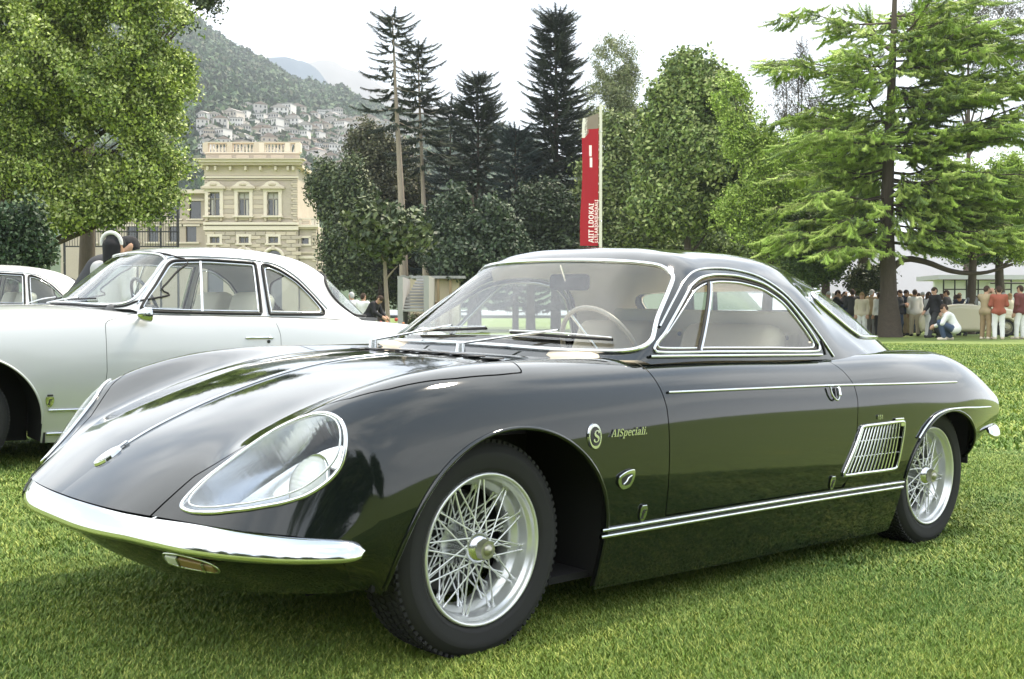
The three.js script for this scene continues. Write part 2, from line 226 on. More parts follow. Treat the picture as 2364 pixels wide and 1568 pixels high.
// ---------- silver coupe behind it ----------
const SILVER_BODY = [
  [[-.80, .56, 0], [-.79, .56, .25], [-.76, .56, .45], [-.68, .56, .60], [-.60, .54, .69], [-.56, .45, .72], [-.53, .35, .715], [-.50, .26, .66]],
  [[-.62, .70, 0], [-.62, .70, .25], [-.60, .70, .45], [-.55, .70, .61], [-.50, .66, .71], [-.47, .50, .75], [-.45, .36, .74], [-.43, .25, .68]],
  [[-.38, .80, 0], [-.38, .80, .25], [-.37, .80, .45], [-.36, .80, .62], [-.35, .74, .72], [-.34, .53, .76], [-.33, .36, .75], [-.32, .22, .69]],
  [[0, .875, 0], [0, .873, .25], [0, .865, .45], [0, .85, .62], [0, .78, .72], [0, .55, .765], [0, .34, .755], [0, .18, .70]],
  [[.4, .91, 0], [.4, .908, .25], [.4, .898, .45], [.4, .87, .63], [.4, .80, .722], [.4, .57, .765], [.4, .33, .75], [.4, .16, .70]],
  [[.85, .90, 0], [.85, .90, .25], [.85, .895, .45], [.85, .88, .645], [.85, .81, .725], [.85, .58, .765], [.85, .32, .75], [.85, .16, .70]],
  [[1.3, .88, 0], [1.3, .88, .25], [1.3, .88, .45], [1.3, .88, .65], [1.3, .81, .728], [1.3, .58, .765], [1.3, .32, .75], [1.3, .16, .70]],
  [[1.8, .88, 0], [1.8, .88, .25], [1.8, .88, .45], [1.8, .878, .65], [1.8, .81, .728], [1.8, .58, .765], [1.8, .32, .75], [1.8, .16, .70]],
  [[2.3, .87, 0], [2.3, .87, .25], [2.3, .868, .45], [2.3, .865, .63], [2.3, .80, .72], [2.3, .58, .765], [2.3, .33, .755], [2.3, .17, .70]],
  [[2.75, .84, 0], [2.75, .84, .25], [2.75, .84, .45], [2.75, .835, .61], [2.74, .77, .70], [2.73, .57, .75], [2.72, .36, .745], [2.71, .22, .69]],
  [[3.15, .78, 0], [3.14, .78, .25], [3.12, .78, .43], [3.10, .77, .58], [3.08, .71, .67], [3.06, .55, .71], [3.03, .38, .70], [3.0, .26, .65]],
  [[3.42, .66, 0], [3.41, .66, .25], [3.38, .66, .42], [3.33, .655, .54], [3.28, .61, .61], [3.25, .52, .65], [3.22, .41, .65], [3.18, .32, .60]],
];
const SILVER_CABIN = [
  [[.62, .895, 0], [.64, .895, .25], [.71, .899, .48], [.83, .898, .65], [.87, .893, .675], [.92, .875, .68]],
  [[.80, 1.06, 0], [.82, 1.058, .23], [.87, 1.05, .43], [.97, 1.035, .585], [1.02, .97, .635], [1.06, .875, .685]],
  [[1.03, 1.235, 0], [1.04, 1.233, .22], [1.06, 1.225, .39], [1.13, 1.19, .50], [1.17, 1.04, .60], [1.20, .875, .685]],
  [[1.25, 1.29, 0], [1.25, 1.287, .22], [1.26, 1.27, .38], [1.29, 1.225, .49], [1.31, 1.05, .595], [1.33, .875, .685]],
  [[1.60, 1.31, 0], [1.60, 1.306, .22], [1.60, 1.288, .38], [1.60, 1.235, .495], [1.61, 1.06, .595], [1.62, .875, .685]],
  [[1.95, 1.285, 0], [1.94, 1.28, .22], [1.92, 1.255, .38], [1.88, 1.195, .49], [1.90, 1.04, .59], [1.92, .875, .68]],
  [[2.25, 1.19, 0], [2.23, 1.185, .22], [2.18, 1.16, .38], [2.10, 1.10, .49], [2.12, .99, .575], [2.14, .87, .67]],
  [[2.49, 1.00, 0], [2.47, .997, .22], [2.39, .985, .39], [2.26, .955, .52], [2.28, .92, .58], [2.28, .86, .65]],
  [[2.66, .86, 0], [2.63, .86, .22], [2.55, .855, .40], [2.40, .855, .56], [2.41, .85, .60], [2.40, .84, .63]],
];
// ---------- shared car materials ----------
const M = {
  chrome: std(lin(.66, .675, .68), .06, 1), chromeDull: std(lin(.70, .71, .72), .22, 1),
  rubber: std(lin(.012, .012, .012), .75), tyre: std(lin(.016, .016, .016), .82), black: std(lin(.008, .008, .008), .9),
  darkPaint: new THREE.MeshPhysicalMaterial({ color: lin(.0062, .0088, .0084), roughness: .06, metalness: 0, specularIntensity: .38, clearcoat: 1, clearcoatRoughness: .045 }),
  silverPaint: new THREE.MeshPhysicalMaterial({ color: lin(.56, .575, .57), roughness: .38, metalness: .35, clearcoat: 1, clearcoatRoughness: .04 }),
  whitePaint: new THREE.MeshPhysicalMaterial({ color: lin(.78, .78, .76), roughness: .4, clearcoat: 1, clearcoatRoughness: .05 }),
  glass: new THREE.MeshPhysicalMaterial({ color: lin(.90, .94, .92), roughness: 0, transmission: 1, thickness: 0, ior: 1.75 }),
  coverGlass: new THREE.MeshPhysicalMaterial({ color: lin(.95, .96, .96), roughness: .01, transmission: 1, thickness: 0, ior: 1.5 }),
  amber: new THREE.MeshPhysicalMaterial({ color: lin(.30, .19, .09), roughness: .15, clearcoat: 1 }),
  lensWhite: new THREE.MeshPhysicalMaterial({ color: lin(.75, .76, .74), roughness: .12, clearcoat: 1 }),
  beige: std(lin(.72, .66, .54), .85), cream: std(lin(.76, .70, .56), .8), tan: std(lin(.60, .51, .39), .75),
  rimSilver: std(lin(.76, .77, .77), .28, .7), brass: std(lin(.42, .41, .34), .32, .85), darkMetal: std(lin(.05, .05, .05), .5, .6),
  redEnamel: std(lin(.35, .03, .03), .3), blueEnamel: std(lin(.04, .08, .25), .3), whiteEnamel: std(lin(.8, .8, .78), .4),
};
const font = await new FontLoader().loadAsync('fonts/droid/droid_serif_bold.typeface.json');
const fontSans = await new FontLoader().loadAsync('fonts/droid/droid_sans_bold.typeface.json');
function lettering(text, size, depth, f = fontSans, slant = 0) { const g = new TextGeometry(text, { font: f, size, depth, curveSegments: 4, bevelEnabled: false }); if (slant) g.applyMatrix4(new THREE.Matrix4().set(1, slant, 0, 0, 0, 1, 0, 0, 0, 0, 1, 0, 0, 0, 0, 1)); g.computeBoundingBox(); const b = g.boundingBox; g.translate(-(b.min.x + b.max.x) / 2, -(b.min.y + b.max.y) / 2, 0); return g; }
// a small frame whose z axis points out of the skin, x along the car
function mount(name, parent, p, n, along = V3(1, 0, 0)) { const g = node(name, parent); const z = n.clone().normalize(), y = V3().crossVectors(z, along).normalize(), x = V3().crossVectors(y, z); g.quaternion.setFromRotationMatrix(new THREE.Matrix4().makeBasis(x, y, z)); g.position.copy(p); return g; }
// ---------- wire wheel and tyre, axis along z, outer face at z = 0 ----------
const lathe = (pts, seg = 64) => { const g = new THREE.LatheGeometry(pts.map((p) => new THREE.Vector2(p[0], p[1])), seg); g.rotateX(Math.PI / 2); return g; };
const tyreGeo = lathe([[.203, -.012], [.212, .002], [.222, .0095], [.226, .0078], [.245, .0140], [.262, .0125], [.264, .0105], [.277, .004], [.287, -.007], [.2925, -.018], [.294, -.05], [.2945, -.08], [.294, -.11], [.2925, -.142], [.287, -.153], [.275, -.164], [.245, -.172], [.215, -.160], [.203, -.150]], 96);
const treadGeo = (() => { const L = []; const N = 84; for (let r = 0; r < 5; r++) for (let i = 0; i < N; i++) { const b = new THREE.BoxGeometry(.0150, .009, .0205); const z = -.025 - r * .0275; b.rotateY((r % 2 ? 1 : -1) * .35); b.translate(0, .2945 - Math.abs(r - 2) * .0008, z); b.rotateZ((i + (r % 2) * .5) / N * Math.PI * 2); L.push(b); } for (let i = 0; i < N; i++) for (const z of [-.0125, -.149]) { const b = new THREE.BoxGeometry(.012, .012, .012); b.translate(0, .2895, z); b.rotateZ((i + .5) / N * Math.PI * 2); L.push(b); } return merge(L); })();
const rimGeo = lathe([[.199, -.016], [.2065, -.010], [.2085, -.002], [.2075, .004], [.2035, .0065], [.1985, .0045], [.1955, -.004], [.1935, -.012], [.1875, -.017], [.1855, -.024], [.184, -.048], [.180, -.056], [.168, -.066], [.164, -.078], [.164, -.105], [.17, -.12], [.184, -.135], [.199, -.150]], 96);
const hubGeo = lathe([[.001, .004], [.024, .002], [.036, -.010], [.043, -.020], [.044, -.030], [.036, -.040], [.036, -.095], [.058, -.105], [.060, -.125], [.04, -.132], [.001, -.132]], 40);
const capGeo = (() => { const a = new THREE.CylinderGeometry(.026, .030, .018, 8, 1); a.rotateX(Math.PI / 2); a.translate(0, 0, .009); const b = lathe([[.0001, .028], [.008, .027], [.014, .023], [.017, .018], [.0175, .010]], 28); return merge([a, b]); })();
const drumGeo = lathe([[.001, -.128], [.09, -.128], [.13, -.120], [.145, -.124], [.150, -.16], [.001, -.16]], 48);
function spokeSet() {
  const S = []; const P = (r, a, z) => V3(Math.cos(a) * r, Math.sin(a) * r, z);
  const R = rng(5), J = () => (R() - .5) * .02;
  for (let i = 0; i < 24; i++) { const a = i / 24 * Math.PI * 2, sg = i % 2 ? 1 : -1; S.push([P(.0425, a, -.022), P(.1845, a + sg * .62 + J(), -.040)]); }
  for (let i = 0; i < 48; i++) { const a = (i + .5) / 48 * Math.PI * 2, sg = i % 2 ? 1 : -1; S.push([P(.057, a, -.112 - (i % 4 > 1 ? .008 : 0)), P(.168, a + sg * .50 + J(), i % 4 > 1 ? -.066 : -.098)]); }
  return S.map(([a, b]) => { const g = rod(a, b, .0027, .0027, 5); const n = rod(b.clone().lerp(a, .11), b, .0042, .0046, 6); return merge([g, n]); });
}
const spokeGeos = spokeSet();
const spokesJoined = merge(spokeGeos);
function wheel(car, s, w, side, detailed, steer = 0, y = .292) {
  const g = node('wheel', car); g.position.set(s, y, w * side); g.rotation.y = (side < 0 ? Math.PI : 0) + steer;
  const t = part('tyre', tyreGeo, M.tyre, g); t.rotation.z = s;
  part('tread', treadGeo, M.tyre, g); part('rim', rimGeo, M.rimSilver, g); part('hub', hubGeo, M.chromeDull, g); part('hub_nut', capGeo, M.brass, g); part('brake_drum', drumGeo, M.darkMetal, g);
  if (detailed) spokeGeos.forEach((sg) => part('spoke', sg, M.rimSilver, g)); else part('spokes', spokesJoined, M.rimSilver, g);
  return g;
}
// ---------- the dark coupe ----------
const bodySkin = new Skin(BODY_NET, 230, 84), cabinSkin = new Skin(CABIN_NET, 170, 84);
const sideOk = (q) => q[2] > .60 && q[1] < .79, topOk = (q) => q[2] < .74 && q[1] > .38;
const bodySide = (s, y, off = 0, sd = 1) => bodySkin.find(0, 1, s, y, (q) => q[2] > .62 && q[1] < .785, off, sd);
const bodyTop = (s, w, off = 0, sd = 1) => bodySkin.find(0, 2, s, w, topOk, off, sd);
const cabSide = (s, y, off = 0, sd = 1) => cabinSkin.find(0, 1, s, y, (q) => q[2] > .46, off, sd);
const cabFront = (w, y, off = 0, sd = 1) => cabinSkin.find(2, 1, w, y, (q) => q[0] < .69 + (q[1] - .8) * 1.27, off, sd);
const cabRear = (w, y, off = 0, sd = 1) => cabinSkin.find(2, 1, w, y, (q) => q[0] > 1.705 + (1.09 - q[1]) * 1.7, off, sd);
const archF = (s, y) => (1 - Math.sqrt(((s - .055) / .385) ** 2 + (Math.max(y - .27, 0) / .353) ** 2)) * .37;
const archR = (s, y) => (1 - Math.sqrt(((s - 2.525) / .345) ** 2 + (Math.max(y - .27, 0) / .305) ** 2)) * .33;
const arches = (s, y, w) => Math.abs(w) < .45 ? -1 : Math.max(archF(s, y), archR(s, y));
const LAMP = outline([[-.750, .458], [-.699, .464], [-.638, .497], [-.572, .544], [-.522, .598], [-.479, .643], [-.457, .683], [-.457, .707], [-.471, .716], [-.506, .707], [-.558, .686], [-.610, .655], [-.663, .610], [-.710, .553], [-.744, .494]], 5, .45);
const lampIn = (s, w) => inside(LAMP, s, Math.abs(w));
const HOODW = [[-.9, .395], [-.785, .405], [-.70, .415], [-.61, .468], [-.50, .575], [-.40, .638], [-.30, .664], [-.10, .682], [.05, .683], [.2, .675]];
const hoodIn = (s, y, w) => y < .36 ? -1 : Math.min(interp(HOODW, s) - Math.abs(w), .185 - s - .10 * (1 - Math.abs(w) / .68) * 0 + .0 + (Math.abs(w) > .56 ? -(Math.abs(w) - .56) * .35 : 0));
const doorF = (y) => interp([[.28, .712], [.45, .70], [.65, .69], [.76, .67], [.80, .655]], y);
const doorR = (y) => interp([[.28, 1.74], [.40, 1.765], [.53, 1.79], [.64, 1.80], [.70, 1.79], [.75, 1.765], [.80, 1.72]], y);
const doorIn = (s, y, w) => Math.abs(w) < .60 ? -1 : Math.min(s - doorF(y), doorR(y) - s, y - .318);
const FOOT = [[.455, 0], [.475, .25], [.525, .48], [.61, .645], [.70, .657], [1.2, .652], [1.84, .645], [2.16, .625], [2.29, .59], [2.66, .4], [2.84, 0]];
const footPoly = [...FOOT, ...FOOT.slice(1, -1).reverse().map((p) => [p[0], -p[1]])];
const footIn = (s, y, w) => y < .70 ? -1 : inside(footPoly, s, w);
const GRILLE = outline([[1.735, .362], [1.85, .362], [1.98, .361], [2.085, .364], [2.100, .385], [2.112, .46], [2.122, .535], [2.108, .548], [1.97, .545], [1.83, .541], [1.812, .525], [1.775, .46], [1.725, .375]], 4, .35);
const grilleIn = (s, y, w) => Math.abs(w) < .6 ? -1 : inside(GRILLE, s, y);
const GAP = .0042;
const car = thing('classic_coupe', 'dark green-black low coupe with wire wheels and a wrap-round chrome front bumper, nearest the camera', 'car');
part('body', bodySkin.panel((s, y, w) => Math.min(-arches(s, y, w), -lampIn(s, w), -hoodIn(s, y, w) - GAP, -doorIn(s, y, w) - GAP, -footIn(s, y, w), -grilleIn(s, y, w))), M.darkPaint, car);
part('bonnet', bodySkin.panel((s, y, w) => Math.min(hoodIn(s, y, w) - GAP * .2, -lampIn(s, w))), M.darkPaint, car);
for (const sd of [1, -1]) { const dr = part('door', bodySkin.panel((s, y, w) => Math.min(doorIn(s, y, w), -footIn(s, y, w)), 0, [sd]), M.darkPaint, car);
  if (sd > 0) {   // push-button handle in its cup
    const p = bodySide(1.645, .672, .004), h = mount('handle', dr, p, p.n); const ring = tube([[-.030, .022], [-.026, -.004], [-.010, -.024], [.004, -.028], [.016, -.020], [.023, .0], [.026, .022]].map((q) => V3(q[0], q[1], .004)), .0038, false, 30, 6); ring.translate(0, 0, .002); const bar = boxAt(.018, .034, .012, .018, .002, .008, .004); part('handle_loop', ring, M.chrome, h); part('handle_button', bar, M.chrome, h); } }
// dark inner skin so that the gaps and openings do not show daylight
part('inner_shell', bodySkin.panel((s, y, w) => Math.min(-arches(s, y, w) - .004, -lampIn(s, w) - .01, -footIn(s, y, w) - .02), -.022), M.black, car);
{ // wheel housings, floor and tail panel
  const L = [];
  for (const s of [.47, -.36, 2.20, 2.86]) for (const sd of [1, -1]) L.push(boxAt(.01, s < 0 ? .22 : s > 2.8 ? .24 : .42, .34, s, s < 0 ? .34 : s > 2.8 ? .44 : .36, sd * .53));
  for (const [s, rx] of [[.055, .40], [2.525, .36]]) for (const sd of [1, -1]) { const c = new THREE.CylinderGeometry(rx, rx, .36, 28, 1, true, Math.PI / 2, Math.PI); c.rotateX(Math.PI / 2); c.rotateZ(0); const pz = sd * .545; c.translate(s, .30, pz); L.push(boxAt(rx * 2, .40, .01, s, .35, sd * .37)); }
  L.push(boxAt(2.0, .02, 1.30, 1.3, .15, 0), boxAt(.80, .02, .72, .08, .19, 0), boxAt(.9, .02, .9, 2.5, .21, 0)); part('wheel_housing', merge(L), M.black, car);
  const n = 40, pos = []; const edge = []; for (const sd of [1, -1]) for (let j = 0; j <= n; j++) { const q = bodySkin.S.at(1, sd > 0 ? j / n : 1 - j / n); edge.push([q[0], q[1], q[2] * sd]); }
  for (let i = 0; i < edge.length; i++) { const a = edge[i], b = edge[(i + 1) % edge.length]; pos.push(3.2, .5, 0, ...a, ...b); } const g = new THREE.BufferGeometry(); g.setAttribute('position', new THREE.Float32BufferAttribute(pos, 3)); g.computeVertexNormals(); part('tail_panel', g, M.darkPaint, car);
}
// rolled lips of the wheel arches and the crease that runs from the rear arch to the tail
for (const sd of [1, -1]) {
  const f = []; for (let a = -4; a <= 184; a += 6) { const t = a * Math.PI / 180; const c = -Math.cos(t), q = Math.max(Math.sin(t), -.1); f.push([.055 + c * .385, .27 + q * .353]); }
  part('arch_lip', tube([[-.33, .235], ...f.filter((p) => p[1] > .27), [.44, .235], [.44, .13]].map((p) => bodySide(p[0], p[1], .001, sd)), .0065, false, 90, 8), M.darkPaint, car);
  const r = []; for (let a = 8; a <= 172; a += 6) { const t = a * Math.PI / 180; r.push([2.525 - Math.cos(t) * .345, .27 + Math.sin(t) * .305]); }
  part('arch_lip', tube(r.map((p) => bodySide(p[0], p[1], .002, sd)), .0065, false, 80, 8), M.darkPaint, car);
  part('arch_trim', tube([[2.24, .475], [2.29, .518], [2.37, .560], [2.46, .578], [2.6, .582], [2.8, .576], [2.97, .570]].map((p) => bodySide(p[0], p[1], .006, sd)), .0052, false, 50, 6), M.chrome, car);
}
// valance under the bumper
const VAL = [
  [[-.865, .405, 0], [-.855, .405, .22], [-.788, .40, .43], [-.708, .39, .58], [-.615, .38, .674], [-.52, .375, .730]],
  [[-.83, .33, 0], [-.82, .33, .22], [-.755, .325, .42], [-.675, .32, .57], [-.575, .315, .67], [-.46, .31, .725]],
  [[-.75, .265, 0], [-.74, .265, .20], [-.68, .26, .39], [-.60, .255, .53], [-.51, .26, .635], [-.43, .265, .70]],
  [[-.64, .205, 0], [-.63, .205, .19], [-.58, .20, .36], [-.51, .205, .48], [-.45, .215, .58], [-.415, .23, .66]],
].reverse();
const valSkin = new Skin(VAL, 30, 60);
part('front_valance', valSkin.panel(null), M.darkPaint, car);
{ const L = boxAt(.34, .02, .9, -.36, .245, 0); part('undertray', L, M.black, car); }
// bumper blade
function blade(path, yOf, hOf, dOf, n = 120, m = 20) {
  const c = new THREE.CatmullRomCurve3(path.map((p) => V3(p[0], 0, p[1])), false, 'centripetal'); const pos = [], idx = [], uv = [];
  for (let i = 0; i <= n; i++) { const t = i / n, p = c.getPointAt(t), tg = c.getTangentAt(t), nx = tg.z, nz = -tg.x; const e = Math.sqrt(Math.max(1 - Math.pow(Math.abs(2 * t - 1), 44), 0.0001));
    for (let j = 0; j <= m; j++) { const a = j / m * Math.PI * 2; const cx = Math.cos(a), sx = Math.sin(a); const dd = (Math.sign(cx) * Math.pow(Math.abs(cx), .9)) * dOf(t) * e, hh = Math.sign(sx) * Math.pow(Math.abs(sx), .8) * hOf(t) * e; const lean = .5 * hh; pos.push(p.x - nx * (dd + lean), yOf(t) + hh, p.z - nz * (dd + lean)); uv.push(t * 2, j / m); } }
  for (let i = 0; i < n; i++) for (let j = 0; j < m; j++) { const a = i * (m + 1) + j, b = a + m + 1; idx.push(a, a + 1, b, b, a + 1, b + 1); }
  const g = new THREE.BufferGeometry(); g.setAttribute('position', new THREE.Float32BufferAttribute(pos, 3)); g.setAttribute('uv', new THREE.Float32BufferAttribute(uv, 2)); g.setIndex(idx); g.computeVertexNormals(); return g;
}
const NOSE = [[-.430, .762], [-.50, .742], [-.602, .690], [-.698, .590], [-.778, .430], [-.845, .22], [-.857, 0]];
const nosePath = [...NOSE, ...NOSE.slice(0, -1).reverse().map((p) => [p[0], -p[1]])];
const mid = (t) => 1 - Math.abs(2 * t - 1);
part('front_bumper', blade(nosePath, (t) => .354 + .038 * Math.min(mid(t) * 1.6, 1), (t) => .025 + .016 * Math.min(mid(t) * 2.2, 1), (t) => .016 + .018 * Math.min(mid(t) * 3, 1)), M.chrome, car);
{ const T = [[2.98, .742], [3.10, .715], [3.22, .66], [3.35, .52], [3.42, .25], [3.43, 0]]; const p = [...T, ...T.slice(0, -1).reverse().map((q) => [q[0], -q[1]])]; part('rear_bumper', blade(p.reverse(), () => .452, (t) => .028, () => .018), M.chrome, car); }
// indicator lamp under the bumper
for (const sd of [1, -1]) {
  const q = valSkin.find(2, 1, .475, .322, null, .012, sd), L = mount('indicator_lamp', car, q, q.n, V3(.62, .02, .78 * sd)); 
  const fr = tube([[-.068, -.017], [.055, -.017], [.078, -.006], [.066, .017], [-.068, .017]].map((p) => V3(p[0], p[1], .004)), .0036, true, 60, 6); part('lamp_frame', fr, M.chrome, L); part('lamp_divider', boxAt(.006, .034, .012, .040, 0, .006), M.chrome, L); part('lamp_divider', boxAt(.004, .034, .012, -.030, 0, .006), M.chrome, L);
  part('lamp_lens', boxAt(.066, .030, .016, .004, 0, .002, .004), M.amber, L); part('lamp_lens', boxAt(.034, .030, .015, -.049, 0, .002, .004), M.lensWhite, L); part('lamp_lens', boxAt(.026, .026, .014, .055, 0, .002, .004), M.amber, L);
}
// headlamps under faired covers
for (const sd of [1, -1]) {
  const ed = LAMP.map((p) => bodyTop(p[0], p[1], 0, sd)); const H = node('headlamp', car);
  part('lamp_cover', bodySkin.panel((s, y, w) => y < .36 ? -1 : lampIn(s, w), .006, [sd]), M.coverGlass, H);
  part('lamp_trim', tube(ed.map((p) => p.clone().addScaledVector(p.n, .003)), .006, true, LAMP.length * 2, 8), M.chrome, H);
  part('lamp_trim', tube(LAMP.map((p) => { const c = [-.58, .59]; return bodyTop(c[0] + (p[0] - c[0]) * .925, c[1] + (p[1] - c[1]) * .925, .003, sd); }), .003, true, LAMP.length * 2, 6), M.chrome, H);
  const inn = LAMP.map((p) => { const c = [-.57, .60]; const q = bodyTop(c[0] + (p[0] - c[0]) * .97, c[1] + (p[1] - c[1]) * .97, 0, sd); return q.clone().addScaledVector(q.n, -.035).add(V3(.06, -.055, -.02 * sd)); });
  const pos = []; const cen = inn.reduce((a, b) => a.add(b), V3()).divideScalar(inn.length); const tri = (a, b, c) => pos.push(a.x, a.y, a.z, b.x, b.y, b.z, c.x, c.y, c.z);
  for (let i = 0; i < inn.length; i++) { const j = (i + 1) % inn.length; tri(ed[i], inn[i], ed[j]); tri(ed[j], inn[i], inn[j]); tri(inn[i], cen, inn[j]); }
  const g = new THREE.BufferGeometry(); g.setAttribute('position', new THREE.Float32BufferAttribute(pos, 3)); g.computeVertexNormals(); part('lamp_bucket', g, std(lin(.74, .76, .78), .16, 1), H);
  // round lamp, facing ahead
  const c = V3(-.505, .503, .628 * sd); const bowl = new THREE.SphereGeometry(.068, 72, 24, 0, Math.PI * 2, 0, Math.PI * .5); { const p = bowl.attributes.position; for (let i = 0; i < p.count; i++) { const k = 1 + .012 * Math.sin(p.getX(i) * 520); p.setXYZ(i, p.getX(i) * k, p.getY(i) * k, p.getZ(i) * k); } bowl.computeVertexNormals(); } bowl.scale(1, .55, 1); bowl.rotateZ(Math.PI / 2 - .35); bowl.translate(c.x, c.y, c.z); part('lamp_lens', bowl, M.lensWhite, H);
  const rg = new THREE.TorusGeometry(.070, .005, 8, 40); rg.rotateY(Math.PI / 2); rg.rotateZ(-.35); rg.translate(c.x, c.y, c.z); part('lamp_ring', rg, M.chrome, H);
}
// centre strip and emblem on the bonnet
part('bonnet_strip', tube([-.70, -.62, -.5, -.4, -.3, -.2, -.1, 0, .1, .175].map((s) => bodyTop(s, .0005, .002)), .0040, false, 60, 8), M.chrome, car);
{ const p = bodyTop(-.745, .0005, .004), e = mount('emblem', car, p, p.n); const d = new THREE.CylinderGeometry(.030, .032, .007, 32); d.rotateX(Math.PI / 2); d.scale(1.35, .85, 1); part('emblem_disc', d, M.chrome, e); const i = new THREE.CylinderGeometry(.022, .022, .004, 28); i.rotateX(Math.PI / 2); i.scale(1.35, .85, 1); i.translate(0, 0, .0035); part('emblem_face', i, M.whiteEnamel, e); part('emblem_stem', boxAt(.03, .012, .006, .05, 0, .001, .002), M.chrome, e); }
// cabin: roof and pillars with window openings
const GLASS_SIDE = outline([[.735, .822], [.815, .885], [.965, .990], [1.045, 1.043], [1.12, 1.072], [1.22, 1.087], [1.355, 1.088], [1.488, 1.066], [1.582, 1.014], [1.638, .945], [1.690, .868], [1.688, .822], [1.4, .820], [1.05, .820]], 6, .35);
const SCREEN = outline([[0, .820], [.2, .818], [.42, .815], [.60, .818], [.645, .830], [.640, .86], [.600, .925], [.548, 1.02], [.512, 1.075], [.46, 1.107], [.36, 1.119], [.2, 1.126], [0, 1.129], [-.2, 1.126], [-.36, 1.119], [-.46, 1.107], [-.512, 1.075], [-.548, 1.02], [-.600, .925], [-.640, .86], [-.645, .830], [-.60, .818], [-.42, .815], [-.2, .818]], 4, .4);
const BACKLIGHT = outline([[0, 1.075], [.2, 1.072], [.33, 1.062], [.43, 1.045], [.468, 1.01], [.500, .935], [.516, .890], [.50, .872], [.3, .868], [0, .866], [-.3, .868], [-.50, .872], [-.516, .890], [-.500, .935], [-.468, 1.01], [-.43, 1.045], [-.33, 1.062], [-.2, 1.072]], 5, .4);
const inSide = (s, y, w) => Math.abs(w) < .44 ? -1 : inside(GLASS_SIDE, s, y), inScreen = (s, y, w) => Math.min(inside(SCREEN, w, y), (.69 + (y - .8) * 1.27 - s) * .6 + .02), inBack = (s, y, w) => s < 1.69 + (1.09 - y) * 1.7 ? -.02 : inside(BACKLIGHT, w, y);
part('roof', cabinSkin.panel((s, y, w) => Math.min(-inSide(s, y, w), -inScreen(s, y, w), -inBack(s, y, w))), M.darkPaint, car);
part('headlining', cabinSkin.panel((s, y, w) => Math.min(-inSide(s, y, w) - .012, -inScreen(s, y, w) - .012, -inBack(s, y, w) - .012, y - .83), -.022), M.beige, car);
const ws = part('windscreen', cabinSkin.panel(inScreen, .001), M.glass, car);
part('windscreen_trim', tube(SCREEN.map((p) => cabFront(Math.abs(p[0]), p[1], .003, p[0] < 0 ? -1 : 1)), .0086, true, SCREEN.length * 2, 8), M.chrome, car);
const rwn = part('rear_window', cabinSkin.panel(inBack, .001), M.glass, car);
part('rear_window_trim', tube(BACKLIGHT.map((p) => cabRear(Math.abs(p[0]), p[1], .004, p[0] < 0 ? -1 : 1)), .009, true, BACKLIGHT.length * 2, 8), M.chrome, car);
const ventAt = (y) => .965 + (y - .815) * .82;
for (const sd of [1, -1]) {
  const W = node('side_window', car);
  part('window_pane', cabinSkin.panel((s, y, w) => Math.min(inSide(s, y, w), s - ventAt(y) - .006), -.006, [sd]), M.glass, W);
  part('vent_pane', cabinSkin.panel((s, y, w) => Math.min(inSide(s, y, w), ventAt(y) - s - .006), -.006, [sd]), M.glass, W);
  part('window_trim', tube(GLASS_SIDE.map((p) => cabSide(p[0], p[1], .003, sd)), .0056, true, GLASS_SIDE.length * 2, 8), M.chrome, W);
  const c = [1.25, .93]; const shrink = (k, kk = k) => GLASS_SIDE.map((p) => cabSide(c[0] + (p[0] - c[0]) * k, c[1] + (p[1] - c[1]) * kk, -.004, sd));
  part('window_seal', tube(shrink(.972, .925), .006, true, GLASS_SIDE.length * 2, 6), M.rubber, W);
  part('window_frame', tube(shrink(.945, .865), .0050, true, GLASS_SIDE.length * 2, 6), M.chrome, W);
  part('vent_post', tube([.824, .88, .95, 1.02, 1.058].map((y) => cabSide(ventAt(y), y, .0, sd)), .0065, false, 24, 6), M.chrome, W);
  part('vent_seal', tube([.824, .88, .95, 1.02, 1.058].map((y) => cabSide(ventAt(y) - .014, y, .001, sd)), .0055, false, 24, 6), M.rubber, W);
  part('gutter', tube([[.80, .90], [.93, .995], [1.02, 1.056], [1.10, 1.092], [1.22, 1.110], [1.36, 1.112], [1.50, 1.090], [1.60, 1.035], [1.67, .96], [1.74, .87], [1.79, .80]].map((p) => cabSide(p[0], p[1], .003, sd)), .0042, false, 70, 6), M.chrome, W);
  part('door_gap_strip', tube([[1.735, .86], [1.737, .83], [1.735, .808]].map((p) => cabSide(p[0], p[1], .002, sd)), .004, false, 16, 6), M.rubber, W);
  part('waist_strip', tube([.70, .9, 1.1, 1.3, 1.5, 1.7].map((s) => cabSide(s, .806, .006, sd)), .0055, false, 40, 6), M.chrome, W);
}
// side trims: waist strip, double sill strip
for (const sd of [1, -1]) {
  part('side_strip', tube([.705, .9, 1.1, 1.3, 1.5, 1.7, 1.9, 2.1, 2.3, 2.45, 2.60].map((s) => bodySide(s, .6985 - (s > 1.6 ? (s - 1.6) * .007 : 0), .003, sd)), .0046, false, 80, 6), M.chrome, car);
  for (const [y, r] of [[.304, .0062], [.284, .0066]]) part('sill_strip', tube([.415, .6, .9, 1.2, 1.5, 1.8, 2.0, 2.175].map((s) => bodySide(s, y - (s - .4) * .002, .003, sd)), r, false, 60, 6), M.chrome, car);
}
